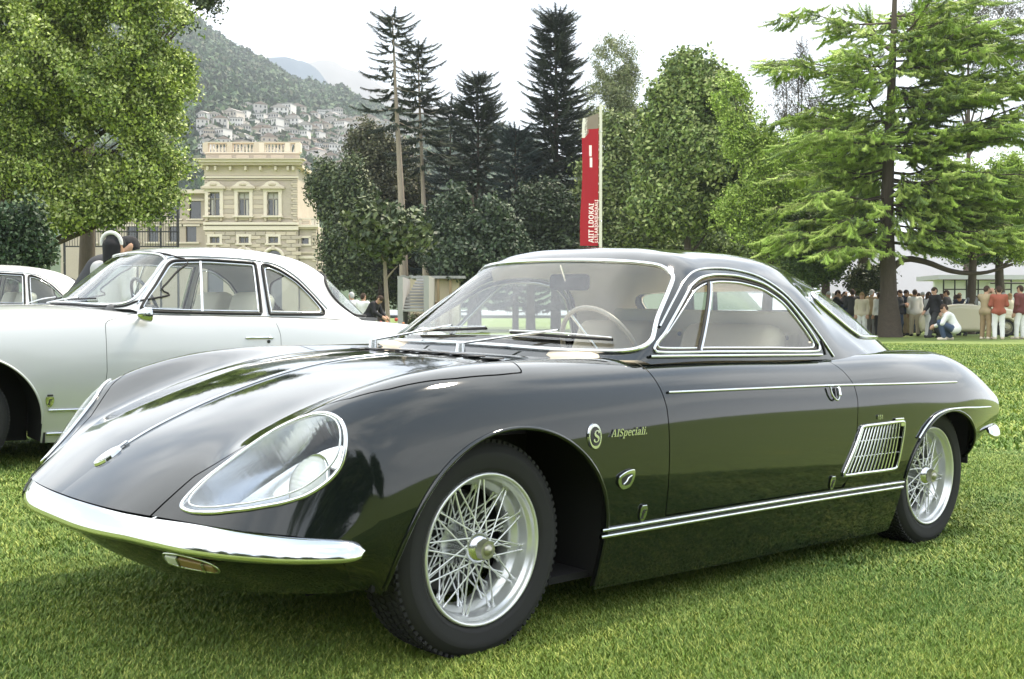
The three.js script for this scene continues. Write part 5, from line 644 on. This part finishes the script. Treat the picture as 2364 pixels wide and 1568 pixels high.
// ---------- houses of the town on the hillside ----------
{
  const M1 = [std(lin(.52, .48, .42), .9), std(lin(.60, .58, .55), .9), std(lin(.44, .38, .31), .9), std(lin(.50, .47, .44), .9)], roofM = [std(lin(.26, .20, .16), .9), std(lin(.34, .31, .28), .9), std(lin(.24, .23, .22), .9)], dark = std(lin(.06, .06, .06), .6);
  const make = (w, h, d, wm, rm, floors, n) => { const t = new THREE.Group(); t.name = 'hillside_house'; part('wall', boxAt(w, h, d, 0, h / 2, 0), wm, t); const flat = n === 5 || rm === roofM[2]; const s = new THREE.Shape((flat ? [[-w / 2 - .3, 0], [w / 2 + .3, 0], [w / 2 + .3, .6], [-w / 2 - .3, .6]] : [[-w / 2 - .5, 0], [w / 2 + .5, 0], [0, w * .22]]).map((q) => new THREE.Vector2(...q))); const g = new THREE.ExtrudeGeometry(s, { depth: d + 1, bevelEnabled: false }); g.translate(0, h, -d / 2 - .5); part('roof', g, rm, t); for (let f = 0; f < floors; f++) for (let i = 0; i < n; i++) part('window', boxAt(1.3, 1.9, .15, -w / 2 + (i + .5) * w / n, (f + .55) * h / floors, d / 2 + .03), dark, t); return t; };
  const R = rng(71), base = []; for (let i = 0; i < 8; i++) base.push(make(8 + R() * 9, 6 + R() * 8, 9 + R() * 4, M1[i % 4], roofM[i % 3], 2 + (i % 2), 3 + (i % 3)));
  const used = []; let k = 0; for (let tries = 0; tries < 4000 && k < 285; tries++) { const px = 470 + R() * 480, py = 268 + Math.pow(R(), .8) * 150; if (px < 500 && py < 285) continue; if (px > 690 && py < 268 + (px - 690) * .12) continue; if (used.some(([a, b]) => Math.abs(a - px) < 10.5 && Math.abs(b - py) < 6)) continue; // find the distance at which the hill stands at this height
    let lo = 270, hi = 880; for (let i = 0; i < 30; i++) { const r = (lo + hi) / 2, y = 727 - (hillH(px, r) - EYE) / r * FPX; if (y > py) lo = r; else hi = r; } const r = lo; if (r > 760) continue; used.push([px, py]); const h = base[k % 8].clone(); h.name = numbered('hillside_house'); h.userData = { label: 'small pale town house with a low roof on the hillside beyond the villa', category: 'house', group: 'houses on the hillside beyond the villa' }; const sc = .58 + R() * .42; h.position.set((px - 1182) / FPX * r, hillH(px, r) - .4, -r); h.rotation.y = (R() - .5) * 1.0; h.scale.setScalar(sc * Math.min(Math.max(r / 900, .3), .65)); scene.add(h); k++; }
}
// ---------- flag ----------
{
  const D = 38, u = D / FPX, t = thing('banner_flag', 'narrow red banner with white lettering on a pale pole above the dark roof', 'flag'); const p = at(1386, 727, D); t.position.set(p.x, .1, -D); const Y = (y) => .73 + (727 - y) * u, X = (x) => (x - 1386) * u;
  part('pole', rod(V3(0, 0, 0), V3(0, Y(238), 0), .058, .050, 12), std(lin(.72, .70, .58), .45), t); for (const y of [505, 300]) part('pole_ring', (() => { const g = new THREE.TorusGeometry(.06, .014, 6, 16); g.rotateX(Math.PI / 2); g.translate(0, Y(y), 0); return g; })(), M.chromeDull, t);
  const cv = document.createElement('canvas'); cv.width = 128; cv.height = 1024; const c = cv.getContext('2d'); c.fillStyle = '#a91825'; c.fillRect(0, 0, 128, 1024); c.fillStyle = '#8b7f70'; c.fillRect(40, 0, 88, 120); const gr = [[0, 0, 40, 190]]; c.fillStyle = '#e9e4d6'; for (const g of gr) c.fillRect(...g); c.fillStyle = '#8b7f70'; for (let i = 0; i < 60; i++) c.fillRect(20 + (i * 37) % 26, (i * 53) % 180, 10, 7); c.fillStyle = '#a91825'; c.beginPath(); c.moveTo(0, 215); c.lineTo(60, 140); c.lineTo(128, 115); c.lineTo(128, 240); c.lineTo(0, 240); c.fill();
  c.save(); c.translate(96, 1000); c.rotate(-Math.PI / 2); c.fillStyle = '#fff4ee'; c.font = 'bold 52px sans-serif'; c.fillText('AIIT LDOKAI', 0, 0, 560); c.font = 'bold 34px sans-serif'; c.fillText('LLTLAAIOAIEAOAALI', 0, 30, 900); c.restore(); c.fillStyle = '#fff4ee'; c.fillRect(56, 245, 20, 85); c.fillRect(60, 340, 20, 75);
  const tx = new THREE.CanvasTexture(cv); tx.colorSpace = THREE.SRGBColorSpace; const g = new THREE.BoxGeometry(1, 1, .012, 6, 30, 1); const pa = g.attributes.position; const top = Y(258), bot = Y(562); for (let i = 0; i < pa.count; i++) { const a = pa.getX(i) + .5, b = pa.getY(i) + .5; const left = X(1345) - Math.sin(b * 9) * .02 - (1 - b) * .09; let y = bot + b * (top - bot); if (b > .96) y -= (1 - a) * .18; pa.setXYZ(i, left + a * (X(1381) - left), y, pa.getZ(i) + Math.sin(a * 5 + b * 3) * .05); } g.computeVertexNormals(); part('banner_cloth', g, std(lin(1, 1, 1), .8, 0, { map: tx, side: THREE.DoubleSide }), t); for (let i = 0; i < 16; i++) part('banner_tie', boxAt(.07, .035, .03, -.05, bot + .1 + i * (top - bot - .2) / 15, 0), std(lin(.75, .73, .66), .6), t);
}
// ---------- garden between the cars: steps, thin trunk, little pavilion, flowers ----------
{
  const D = 46, u = D / FPX; const stone = std(lin(.34, .34, .33), .9), wood = std(lin(.30, .22, .13), .85), cream = std(lin(.60, .52, .38), .85);
  const s = thing('garden_steps', 'grey stone garden steps climbing between the two cars', 'steps'); const p = at(955, 727, D); s.position.set(p.x, .1, -D); const X = (x) => (x - 955) * u, Y = (y) => .73 + (727 - y) * u; for (let i = 0; i < 11; i++) part('step', boxAt(1.0 - i * .02, .10, .30, X(950 + i * 2) + .0, Y(712 - i * 7.5), -i * .28, .015), stone, s); part('step_wall', boxAt(.22, Y(635), 3.4, X(925), Y(635) / 2, -1.5), stone, s); part('step_wall', boxAt(.22, Y(632), 3.4, X(985), Y(632) / 2, -1.5), stone, s);
  const g = thing('garden_pavilion', 'small cream garden building with dark posts behind the steps', 'pavilion'); const q = at(1010, 727, 50); g.position.set(q.x, .1, -50); const v = 50 / FPX, X2 = (x) => (x - 1010) * v, Y2 = (y) => .73 + (727 - y) * v; part('wall', boxAt(1.9, Y2(640), 1.6, X2(1012), Y2(640) / 2, -1), cream, g); part('roof', boxAt(2.5, .12, 2.2, X2(1012), Y2(636), -.9), stone, g); for (const x of [985, 1012, 1040]) part('post', boxAt(.12, Y2(640), .12, X2(x), Y2(640) / 2, .05), wood, g); part('door', boxAt(.5, 1.3, .06, X2(1000), .75, -.17), wood, g); part('step', boxAt(.9, .12, .5, X2(1000), .06, .2), stone, g);
  const wl = thing('garden_wall', 'pale broken garden wall standing behind the thin trunk between the cars', 'wall'); const wq = at(945, 727, 54); wl.position.set(wq.x, .1, -54); const v3 = 54 / FPX; part('wall_panel', boxAt(1.1, 2.6, .3, 0, 1.3, 0), cream, wl); for (let i = 0; i < 6; i++) part('coping', boxAt(.18, .14, .36, -.48 + i * .19, 2.66 + (i % 2) * .05, 0), stone, wl);
  const t = thing('thin_tree', 'thin pale bare trunk standing in the garden between the two cars', 'tree'); const tp = at(893, 727, 36); t.position.set(tp.x, .08, -36); part('trunk', limb([V3(.05, -.1, 0), V3(.03, .8, 0), V3(-.03, 1.8, 0), V3(-.06, 2.6, 0)], .085, .06, 10, 8), barkPale, t); part('branch', limb([V3(-.03, 2.0, 0), V3(.12, 2.2, 0), V3(.35, 2.45, 0)], .04, .02, 6, 6), barkPale, t); part('branch', limb([V3(-.05, 2.5, 0), V3(-.2, 2.9, .1), V3(-.3, 3.4, .1)], .04, .015, 6, 6), barkPale, t); crown(t, CL.mid, leafMat, [[-.2, 3.7, 0, 1.0, .8, .8], [.5, 3.4, 0, .7, .6, .6]], 500, DG, 77, { fill: .2 });
  const fl = [std(lin(.45, .07, .04), .7), std(lin(.42, .16, .06), .7)]; const bed = thing('flower_shrub', 'low shrub with orange-red flowers between the cars', 'shrub'); const bp = at(925, 727, 34); bed.position.set(bp.x, .08, -34); crown(bed, CL.fine, leafMat, [[0, .25, 0, .75, .35, .4], [.5, .5, -.3, .4, .5, .3], [-.6, .3, 0, .5, .3, .3]], 520, [[.05, .08, .03], [.08, .09, .04], [.10, .06, .03]], 78, { fill: .2, sMin: .4, sMax: .7 }); const R = rng(79); for (let i = 0; i < 22; i++) { const b = new THREE.IcosahedronGeometry(.045 + R() * .02, 1); b.translate((R() - .5) * 1.5, .25 + R() * .45, .2 + R() * .25); part('flower', b, fl[i % 2], bed); }
}
// ---------- marquee and frame behind the crowd ----------
{
  const D = 58, u = D / FPX, white = std(lin(.72, .73, .72), .8), black = std(lin(.02, .02, .02), .6), grey = std(lin(.45, .46, .46), .8); const t = thing('white_marquee', 'white panelled marquee with a flat roof behind the crowd on the right', 'marquee'); const p = at(2260, 727, D); t.position.set(p.x, .1, -D); const X = (x) => (x - 2260) * u, Y = (y) => .73 + (727 - y) * u;
  part('back_wall', boxAt(X(2420) - X(2165), Y(640), .2, (X(2165) + X(2420)) / 2, Y(640) / 2, -.6), white, t); part('roof', boxAt(X(2430) - X(2160), .24, 3.2, (X(2160) + X(2430)) / 2, Y(637), -1.2), grey, t); for (const [a, b] of [[2188, 2210], [2213, 2232], [2238, 2266], [2288, 2318], [2330, 2362]]) part('sign_panel', boxAt(X(b) - X(a), .30, .05, (X(a) + X(b)) / 2, Y(655), -.46), white, t);
  const f = thing('black_frame', 'thin black metal frame standing before the white marquee', 'frame'); const q = at(2240, 727, 52); f.position.set(q.x, .1, -52); const v = 52 / FPX, X2 = (x) => (x - 2240) * v, Y2 = (y) => .73 + (727 - y) * v; for (const x of [2178, 2204, 2231, 2258, 2308, 2334]) part('post', rod(V3(X2(x), 0, 0), V3(X2(x), Y2(641), 0), .035), black, f); for (const y of [642, 664]) part('rail', rod(V3(X2(2178), Y2(y), 0), V3(X2(2334), Y2(y), 0), .035), black, f); part('rail', rod(V3(X2(2284), Y2(650), .1), V3(X2(2400), Y2(650), .1), .04), black, f);
}
// ---------- cream vintage car in the crowd ----------
{
  const D = 41, u = D / FPX, t = thing('cream_vintage_car', 'small cream old car with wire wheels, half hidden by the crowd at the right', 'car'); const p = at(2245, 727, D); t.position.set(p.x, .12, -D); t.rotation.y = -.35; const cr = new THREE.MeshPhysicalMaterial({ color: lin(.70, .64, .48), roughness: .4, clearcoat: 1, clearcoatRoughness: .05 });
  const s = new THREE.Shape(); s.moveTo(-1.7, .32); s.quadraticCurveTo(-1.85, .7, -1.5, .85); s.quadraticCurveTo(-.9, 1.02, -.5, 1.05); s.quadraticCurveTo(.1, 1.02, .5, .95); s.quadraticCurveTo(1.3, .92, 1.7, .62); s.lineTo(1.75, .34); s.closePath(); const g = new THREE.ExtrudeGeometry(s, { depth: 1.0, bevelEnabled: true, bevelSize: .16, bevelThickness: .18, bevelSegments: 5, curveSegments: 16 }); g.translate(0, 0, -.5); part('body', g, cr, t);
  for (const x of [-1.05, 1.1]) for (const sd of [1, -1]) { const w = node('wheel', t); w.position.set(x, .32, sd * .76); w.rotation.y = sd < 0 ? Math.PI : 0; const a = part('tyre', tyreGeo, M.tyre, w), b = part('rim', rimGeo, M.brass, w), c = part('spokes', spokesJoined, M.brass, w), d2 = part('hub', hubGeo, M.brass, w); for (const o of [a, b, c, d2]) o.scale.setScalar(1.08); }
  for (const sd of [1, -1]) { const w = new THREE.Shape(); w.absarc(0, 0, .46, .1, Math.PI - .1, false); w.absarc(0, 0, .40, Math.PI - .1, .1, true); for (const x of [-1.05, 1.1]) { const q = new THREE.ExtrudeGeometry(w, { depth: .22, bevelEnabled: true, bevelSize: .02, bevelThickness: .02, bevelSegments: 2 }); q.translate(x, .30, sd > 0 ? .62 : -.84); part('mudguard', q, cr, t); } }
  part('windscreen_frame', tube([[-.5, -.5], [-.5, .5]].flatMap(([a]) => [V3(-.35, 1.02, -.5), V3(-.25, 1.30, -.46), V3(-.25, 1.32, .46), V3(-.35, 1.02, .5)]).slice(0, 4), .018, false, 30, 6), M.chrome, t); for (const sd of [.42, -.42]) { const l = new THREE.SphereGeometry(.13, 18, 12); l.translate(1.72, .66, sd); part('headlamp', l, M.chromeDull, t); }
  const blk = boxAt(.5, .3, .9, -.2, 1.06, 0, .08); part('seat', blk, M.tan, t);
}
// ---------- people ----------
const MC = new Map();
// meshes the smooth union of tapered capsules [ax,ay,az, bx,by,bz, ra, rb]
function blobMesh(caps, cell, k = .03, grow = 0) {
  const mn = [1e9, 1e9, 1e9], mx = [-1e9, -1e9, -1e9]; for (const c of caps) for (let q = 0; q < 3; q++) { const r = Math.max(c[6], c[7]) + grow + .06; mn[q] = Math.min(mn[q], c[q] - r, c[q + 3] - r); mx[q] = Math.max(mx[q], c[q] + r, c[q + 3] + r); }
  const size = Math.max(mx[0] - mn[0], mx[1] - mn[1], mx[2] - mn[2]), res = Math.min(Math.ceil(size / cell) + 4, 110); const half = size / 2 * 1.04, cen = [0, 1, 2].map((q) => (mn[q] + mx[q]) / 2);
  const mc = new MarchingCubes(res, new THREE.MeshBasicMaterial(), false, false, 60000); mc.isolation = 0; const sz = mc.size; const F = mc.field;
  for (let z = 0; z < sz; z++) for (let y = 0; y < sz; y++) for (let x = 0; x < sz; x++) { const p = [cen[0] + (x / (sz / 2) - 1) * half, cen[1] + (y / (sz / 2) - 1) * half, cen[2] + (z / (sz / 2) - 1) * half]; if (p[0] < mn[0] || p[1] < mn[1] || p[2] < mn[2] || p[0] > mx[0] || p[1] > mx[1] || p[2] > mx[2]) { F[x + y * sz + z * sz * sz] = -1; continue; } let s = 0; let dmin = 1e9; for (const c of caps) { const dx = c[3] - c[0], dy = c[4] - c[1], dz = c[5] - c[2]; const t = Math.min(Math.max(((p[0] - c[0]) * dx + (p[1] - c[1]) * dy + (p[2] - c[2]) * dz) / (dx * dx + dy * dy + dz * dz + 1e-9), 0), 1); const d = Math.hypot(p[0] - c[0] - dx * t, p[1] - c[1] - dy * t, p[2] - c[2] - dz * t) - (c[6] + (c[7] - c[6]) * t) - grow; dmin = Math.min(dmin, d); s += Math.exp(-Math.min(Math.max(d / k, -20), 40)); } const d = s > 0 ? -k * Math.log(s) : dmin; F[x + y * sz + z * sz * sz] = -d; }
  mc.update(); const n = mc.count; const pos = mc.positionArray.slice(0, n * 3), nor = mc.normalArray.slice(0, n * 3); for (let i = 0; i < n * 3; i += 3) { for (let q = 0; q < 3; q++) pos[i + q] = pos[i + q] * half + cen[q]; const l = Math.hypot(nor[i], nor[i + 1], nor[i + 2]) || 1; nor[i] /= l; nor[i + 1] /= l; nor[i + 2] /= l; }
  const g = new THREE.BufferGeometry(); g.setAttribute('position', new THREE.Float32BufferAttribute(pos, 3)); g.setAttribute('normal', new THREE.Float32BufferAttribute(nor, 3)); return g;
}
// joints of a pose; facing +z, 1.72 m tall
const STAND = { hip: [0, .93, 0], chest: [0, 1.30, 0], neck: [0, 1.46, .0], head: [0, 1.61, .02], shL: [.185, 1.40, 0], elL: [.235, 1.12, -.02], waL: [.235, .87, .06], shR: [-.185, 1.40, 0], elR: [-.235, 1.12, -.02], waR: [-.235, .87, .06], hL: [.095, .90, 0], kL: [.11, .49, .02], aL: [.115, .08, -.02], hR: [-.095, .90, 0], kR: [-.11, .49, .02], aR: [-.115, .08, -.02] };
const pose = (o) => ({ ...STAND, ...o });
const POSES = {
  stand: pose({}),
  arms: pose({ elL: [.25, 1.13, .02], waL: [.05, 1.13, .24], elR: [-.25, 1.13, .02], waR: [-.02, 1.18, .22], kL: [.12, .49, .04] }),
  photo: pose({ elL: [.26, 1.27, .20], waL: [.08, 1.52, .30], elR: [-.26, 1.27, .20], waR: [-.08, 1.52, .30], head: [0, 1.61, .04] }),
  walk: pose({ kL: [.10, .50, .16], aL: [.10, .08, .24], kR: [-.10, .49, -.06], aR: [-.10, .10, -.30], elL: [.23, 1.13, -.12], waL: [.22, .90, -.10], elR: [-.23, 1.13, .08], waR: [-.21, .93, .24] }),
  hip: pose({ elR: [-.36, 1.14, -.06], waR: [-.16, 1.0, .04], kL: [.14, .49, .03], aL: [.17, .08, .02] }),
  crouch: pose({ hip: [0, .34, -.10], chest: [0, .66, .08], neck: [0, .80, .16], head: [0, .93, .22], shL: [.18, .75, .12], elL: [.24, .50, .28], waL: [.10, .42, .46], shR: [-.18, .75, .12], elR: [-.24, .50, .28], waR: [-.08, .40, .46], hL: [.10, .32, -.06], kL: [.20, .52, .34], aL: [.14, .09, .22], hR: [-.10, .32, -.06], kR: [-.22, .40, .30], aR: [-.16, .09, .02] }),
  lean: pose({ hip: [0, .92, -.12], chest: [0, 1.24, .10], neck: [0, 1.36, .22], head: [0, 1.46, .32], shL: [.185, 1.31, .16], elL: [.24, 1.05, .26], waL: [.14, .92, .46], shR: [-.185, 1.31, .16], elR: [-.24, 1.05, .26], waR: [-.14, .92, .46] }),
};
const C = (a, b, ra, rb = ra) => [...a, ...b, ra, rb];
const mixv = (a, b, t) => a.map((v, i) => v + (b[i] - v) * t);
function figure(P, fem, cellScale) {
  const f = fem ? .92 : 1, lookDir = V3(P.head[0] - P.neck[0], P.head[1] - P.neck[1], P.head[2] - P.neck[2]).normalize(); const fwd = V3(0, 0, 1).addScaledVector(lookDir, -lookDir.z).normalize(); const hd = (x, y, z) => [P.head[0] + x + fwd.x * z + lookDir.x * y, P.head[1] + fwd.y * z + lookDir.y * y, P.head[2] + fwd.z * z + lookDir.z * y];
  const hand = (e, w, sd) => { const d = V3(w[0] - e[0], w[1] - e[1], w[2] - e[2]).normalize(); const s = V3().crossVectors(d, V3(0, 0, 1)); if (s.length() < .2) s.set(1, 0, 0); s.normalize(); const pt = (l, o, dn = 0) => [w[0] + d.x * l + s.x * o, w[1] + d.y * l + s.y * o - dn, w[2] + d.z * l + s.z * o + .0]; const out = [C(pt(.0, 0), pt(.085, 0), .030, .036)]; [[-.030, .07], [-.010, .082], [.010, .078], [.030, .062]].forEach(([o, l]) => out.push(C(pt(.085, o), pt(.085 + l * .55, o * 1.1), .0105, .0098), C(pt(.085 + l * .55, o * 1.1), pt(.085 + l, o * 1.12, .012), .0098, .008))); out.push(C(pt(.03, sd * .03), pt(.085, sd * .062), .0125, .0095)); return out; };
  const torso = [C(P.hip, P.chest, .135 * f, .150 * f), C(mixv(P.chest, P.shL, .6), P.shL, .10 * f, .068 * f), C(mixv(P.chest, P.shR, .6), P.shR, .10 * f, .068 * f), C(P.hL, P.hip, .115, .125), C(P.hR, P.hip, .115, .125), C(P.chest, P.neck, .125 * f, .06)];
  const armL = [C(P.shL, P.elL, .060 * f, .046 * f), C(P.elL, P.waL, .045 * f, .032 * f)], armR = [C(P.shR, P.elR, .060 * f, .046 * f), C(P.elR, P.waR, .045 * f, .032 * f)], legs = [C(P.hL, P.kL, .092, .060), C(P.kL, P.aL, .060, .042), C(P.hR, P.kR, .092, .060), C(P.kR, P.aR, .060, .042)];
  const feet = [['aL'], ['aR']].map(([a]) => C([P[a][0], .045, P[a][2] - .03], [P[a][0] * 1.12, .035, P[a][2] + .15], .045, .036));
  const head = [C(P.neck, hd(0, -.06, 0), .052, .054), C(hd(0, -.015, .005), hd(0, .045, -.015), .074, .083), C(hd(0, -.075, .045), hd(0, -.02, .035), .046, .060), C(hd(0, -.005, .085), hd(0, -.035, .098), .010, .014), C(hd(.078, -.01, -.01), hd(.080, .02, -.012), .014, .017), C(hd(-.078, -.01, -.01), hd(-.080, .02, -.012), .014, .017)];
  const body = blobMesh([...torso, ...armL, ...armR, ...legs, ...feet, ...head, ...hand(P.elL, P.waL, 1), ...hand(P.elR, P.waR, -1)], .022 * cellScale, .016);
  const jacket = blobMesh([...torso.slice(0, 3), C(P.hL, P.hip, .12, .125), C(P.hR, P.hip, .12, .125), C(P.chest, mixv(P.chest, P.neck, .72), .125 * f, .072), C(P.shL, P.elL, .064 * f, .052 * f), C(P.elL, mixv(P.elL, P.waL, .93), .050 * f, .040 * f), C(P.shR, P.elR, .064 * f, .052 * f), C(P.elR, mixv(P.elR, P.waR, .93), .050 * f, .040 * f)], .022 * cellScale, .018, .014);
  const trousers = blobMesh([C(P.hL, P.kL, .098, .070), C(P.kL, mixv(P.kL, P.aL, .96), .070, .060), C(P.hR, P.kR, .098, .070), C(P.kR, mixv(P.kR, P.aR, .96), .070, .060), C(P.hL, P.hip, .118, .12), C(P.hR, P.hip, .118, .12)], .022 * cellScale, .018, .009);
  const shoes = blobMesh(feet, .016 * cellScale, .012, .012);
  const hairC = [C(hd(0, .03, -.025), hd(0, .062, -.01), .086, .082), C(hd(.03, .045, .035), hd(-.03, .045, .035), .055, .055)]; if (fem) hairC.push(C(hd(0, .0, -.06), hd(0, -.14, -.07), .072, .050), C(hd(.06, 0, -.02), hd(.062, -.10, -.03), .034, .026), C(hd(-.06, 0, -.02), hd(-.062, -.10, -.03), .034, .026)); else hairC.push(C(hd(0, -.02, -.055), hd(0, .03, -.04), .066, .07)); const hair = blobMesh(hairC, .016 * cellScale, .012);
  const eyes = merge([1, -1].map((q) => { const g = new THREE.SphereGeometry(.012, 8, 6); const c = hd(q * .031, .0, .078); g.translate(...c); return g; })), mouth = (() => { const g = new THREE.SphereGeometry(.02, 8, 6); g.scale(1, .28, .4); const c = hd(0, -.065, .092); g.translate(...c); return g; })();
  return { body, jacket, trousers, shoes, hair, eyes, mouth };
}
const FIG = {}; const fig = (p, fem, near) => FIG[p + fem + near] || (FIG[p + fem + near] = figure(POSES[p], fem, near ? 1 : 1.35));
const cloth = {}; const clothMat = (c) => cloth[c] || (cloth[c] = std(lin(...c.split(',').map(Number)), .9));
const eyeM = std(lin(.02, .015, .012), .3), lipM = std(lin(.32, .12, .10), .6);
const COL = { black: '.012,.012,.014', charcoal: '.035,.036,.04', navy: '.015,.022,.05', grey: '.16,.16,.165', white: '.72,.72,.70', cream: '.62,.55,.42', beige: '.36,.28,.17', rust: '.30,.085,.05', maroon: '.14,.04,.035', blue: '.07,.12,.24', denim: '.05,.075,.13', olive: '.08,.085,.04', stripe: '.50,.50,.50', tan: '.28,.20,.11', skinA: '.46,.28,.19', skinB: '.38,.22,.14', brown: '.04,.022,.012', blond: '.30,.20,.09', silver: '.42,.42,.42' };
function person(label, px, D, turn, p, top, legs, hair, o = {}) {
  const { fem = false, near = false, h = 1.72, group, y = null, shoes = 'black' } = o; const f = fig(p, fem, near); const t = thing('person', label, 'person', group); const q = at(px, 727, D); t.position.set(q.x, y === null ? groundY(q.x, -D) - .005 : y, -D); t.rotation.y = turn; t.scale.setScalar(h / 1.72);
  const b = part('body', f.body, clothMat(COL[o.skin || 'skinA']), t); part('jacket', f.jacket, clothMat(COL[top]), t); part('trousers', f.trousers, clothMat(COL[legs]), t); part('shoe_pair', f.shoes, clothMat(COL[shoes]), t).userData.kind = 'stuff'; part('hair', f.hair, clothMat(COL[hair]), t); part('eye_pair', f.eyes, eyeM, t).userData.kind = 'stuff'; part('mouth', f.mouth, lipM, t); return t; }
const G = 'visitors standing in the crowd on the lawn at the right';
// crowd, from the left: [label, x, distance, turn, pose, jacket, trousers, hair, female]
const crowd = [
  ['leftmost person of the crowd, in a white top, half hidden by the dark coupe', 1893, 44, 2.6, 'stand', 'white', 'denim', 'brown', 1],
  ['person in a cream jacket just right of the leftmost white top', 1912, 46, .4, 'arms', 'cream', 'charcoal', 'silver', 0],
  ['person in a black coat raising a camera beside the cream jacket', 1932, 43, 1.2, 'photo', 'black', 'black', 'brown', 0],
  ['person in a dark blue jacket under the brown second trunk', 1951, 47, -2.4, 'stand', 'navy', 'grey', 'brown', 0],
  ['person in charcoal, arms folded, left of the big trunk', 1968, 42, 2.9, 'arms', 'charcoal', 'denim', 'brown', 0],
  ['person in a pale yellow-cream blouse before the low dark shrub', 1990, 41, -.5, 'stand', 'cream', 'white', 'blond', 1],
  ['person in a beige coat just left of the big trunk', 2012, 42, 2.2, 'hip', 'beige', 'grey', 'silver', 0],
  ['person in white directly before the big trunk', 2030, 41, -2.8, 'stand', 'white', 'black', 'brown', 1],
  ['person in a black coat standing just right of the big trunk', 2056, 41, 2.6, 'stand', 'black', 'charcoal', 'brown', 0],
  ['tall person in dark grey with hands folded, second right of the big trunk', 2076, 42, .8, 'arms', 'charcoal', 'denim', 'brown', 0],
  ['person in navy taking a photograph, third right of the big trunk', 2094, 44, -1.2, 'photo', 'navy', 'beige', 'brown', 0],
  ['person in a light shirt and pale trousers in the middle of the crowd', 2112, 42, 2.9, 'stand', 'white', 'cream', 'brown', 0],
  ['person in a grey jacket right of the light shirt', 2130, 45, -.4, 'hip', 'grey', 'black', 'silver', 0],
  ['person in a striped-looking pale grey top with white trousers', 2143, 40, 1.6, 'arms', 'stripe', 'white', 'brown', 1],
  ['person in black striding left through the crowd', 2158, 39, -1.4, 'walk', 'black', 'charcoal', 'brown', 0],
  ['person in a white shirt with dark hair behind the striding one', 2172, 44, 2.4, 'stand', 'white', 'navy', 'brown', 1],
  ['person in a black jacket with hand on hip behind the crouching one', 2186, 42, -2.2, 'hip', 'charcoal', 'black', 'brown', 0],
  ['person in a white top standing before the black frame', 2206, 46, 2.8, 'stand', 'white', 'white', 'brown', 1],
  ['person in a dark jacket bending beside the cream old car', 2222, 43, -.8, 'lean', 'navy', 'charcoal', 'brown', 0],
  ['person in grey behind the cream old car', 2244, 46, .3, 'stand', 'grey', 'denim', 'silver', 0],
  ['person in black and white before the sign panels of the marquee', 2262, 47, -2.6, 'arms', 'white', 'black', 'brown', 1],
  ['person with a dark cap of hair behind the rust jacket', 2292, 44, 2.5, 'stand', 'black', 'navy', 'brown', 0],
  ['person in a pale coat between the two reddish jackets', 2330, 43, .6, 'stand', 'cream', 'grey', 'blond', 1],
];
const rear = [[1903, 'white', 'beige jacket'], [1924, 'grey', 'cream coat'], [1942, 'stripe', 'black coat'], [1960, 'white', 'navy jacket'], [1979, 'black', 'charcoal jacket'], [2001, 'maroon', 'yellow-cream blouse'], [2086, 'white', 'tall dark grey figure'], [2103, 'black', 'photographer in navy'], [2121, 'charcoal', 'light shirt'], [2150, 'navy', 'striped-looking top'], [2180, 'stripe', 'white shirt'], [2214, 'black', 'white top by the frame'], [2252, 'white', 'grey jacket'], [2318, 'charcoal', 'rust-red jacket'], [2344, 'white', 'pale coat']];
const plainWord = { white: 'white', grey: 'grey', stripe: 'pale grey', black: 'black', maroon: 'dark red', charcoal: 'charcoal', navy: 'navy' };
rear.forEach(([x, top, by], i) => crowd.push([`person in ${plainWord[top]}, back row of the crowd, right of the ${by}`, x, 48 + (i % 3), (i * 2.3) % 6.28, ['stand', 'arms', 'photo', 'hip'][i % 4], top, ['black', 'denim', 'beige', 'charcoal'][(i + 1) % 4], ['brown', 'silver', 'black', 'blond'][i % 4], i % 3 === 0 ? 1 : 0]));
for (const [label, x, D, turn, p, top, legs, hair, fem] of crowd) person(label, x, D, turn, p, top, legs, hair, { fem: !!fem, h: fem ? 1.65 : 1.74 + ((x * 7) % 10) * .008, group: G });
person('person in a rust-red jacket and white trousers at the far right', 2306, 36.5, 2.9, 'arms', 'rust', 'white', 'brown', { h: 1.76, shoes: 'cream' });
person('person all in beige standing left of the rust-red jacket', 2276, 36.8, 2.2, 'photo', 'beige', 'tan', 'brown', { h: 1.78, shoes: 'cream' });
person('person in a dark red jacket and white trousers cut by the right edge', 2356, 37.0, -2.6, 'hip', 'maroon', 'white', 'brown', { h: 1.80, shoes: 'cream' });
person('person in a white shirt crouching on the grass in front of the crowd', 2198, 35.5, -1.9, 'crouch', 'white', 'denim', 'brown', { h: 1.9, shoes: 'cream' });
// onlookers behind the silver coupe
person('dark-haired person with a white hat band behind the bonnet of the silver coupe', 262, 9.6, 2.7, 'stand', 'silver', 'charcoal', 'black', { near: true, fem: true, h: 1.52, skin: 'skinB' });
{ const hat = new THREE.TorusGeometry(.098, .020, 8, 30, Math.PI * 1.15); hat.rotateZ(-.2); const q = scene.children[scene.children.length - 1]; const h = part('hat_band', hat, clothMat(COL.white), q); h.position.set(0, 1.66, -.02); h.rotation.set(-.15, Math.PI / 2 - 1.2, 0); }
person('dark-haired person in charcoal bending behind the silver bonnet, left of the hat band', 214, 10.2, 2.2, 'lean', 'charcoal', 'black', 'black', { near: true, h: 1.70 });
// small group between the cars
for (const [label, x, D, turn, p, top, legs, hair, h] of [['person in white beside the rear window of the silver coupe', 838, 30, 2.6, 'arms', 'white', 'black', 'brown', 1.40], ['person in black bending right of the white one behind the silver coupe', 856, 29, 1.2, 'lean', 'black', 'charcoal', 'brown', 1.45], ['person in a grey and white top near the orange flowers', 812, 31, -2.5, 'stand', 'stripe', 'black', 'silver', 1.45]]) person(label, x, D, turn, p, top, legs, hair, { h });
renderer.render(scene, camera);
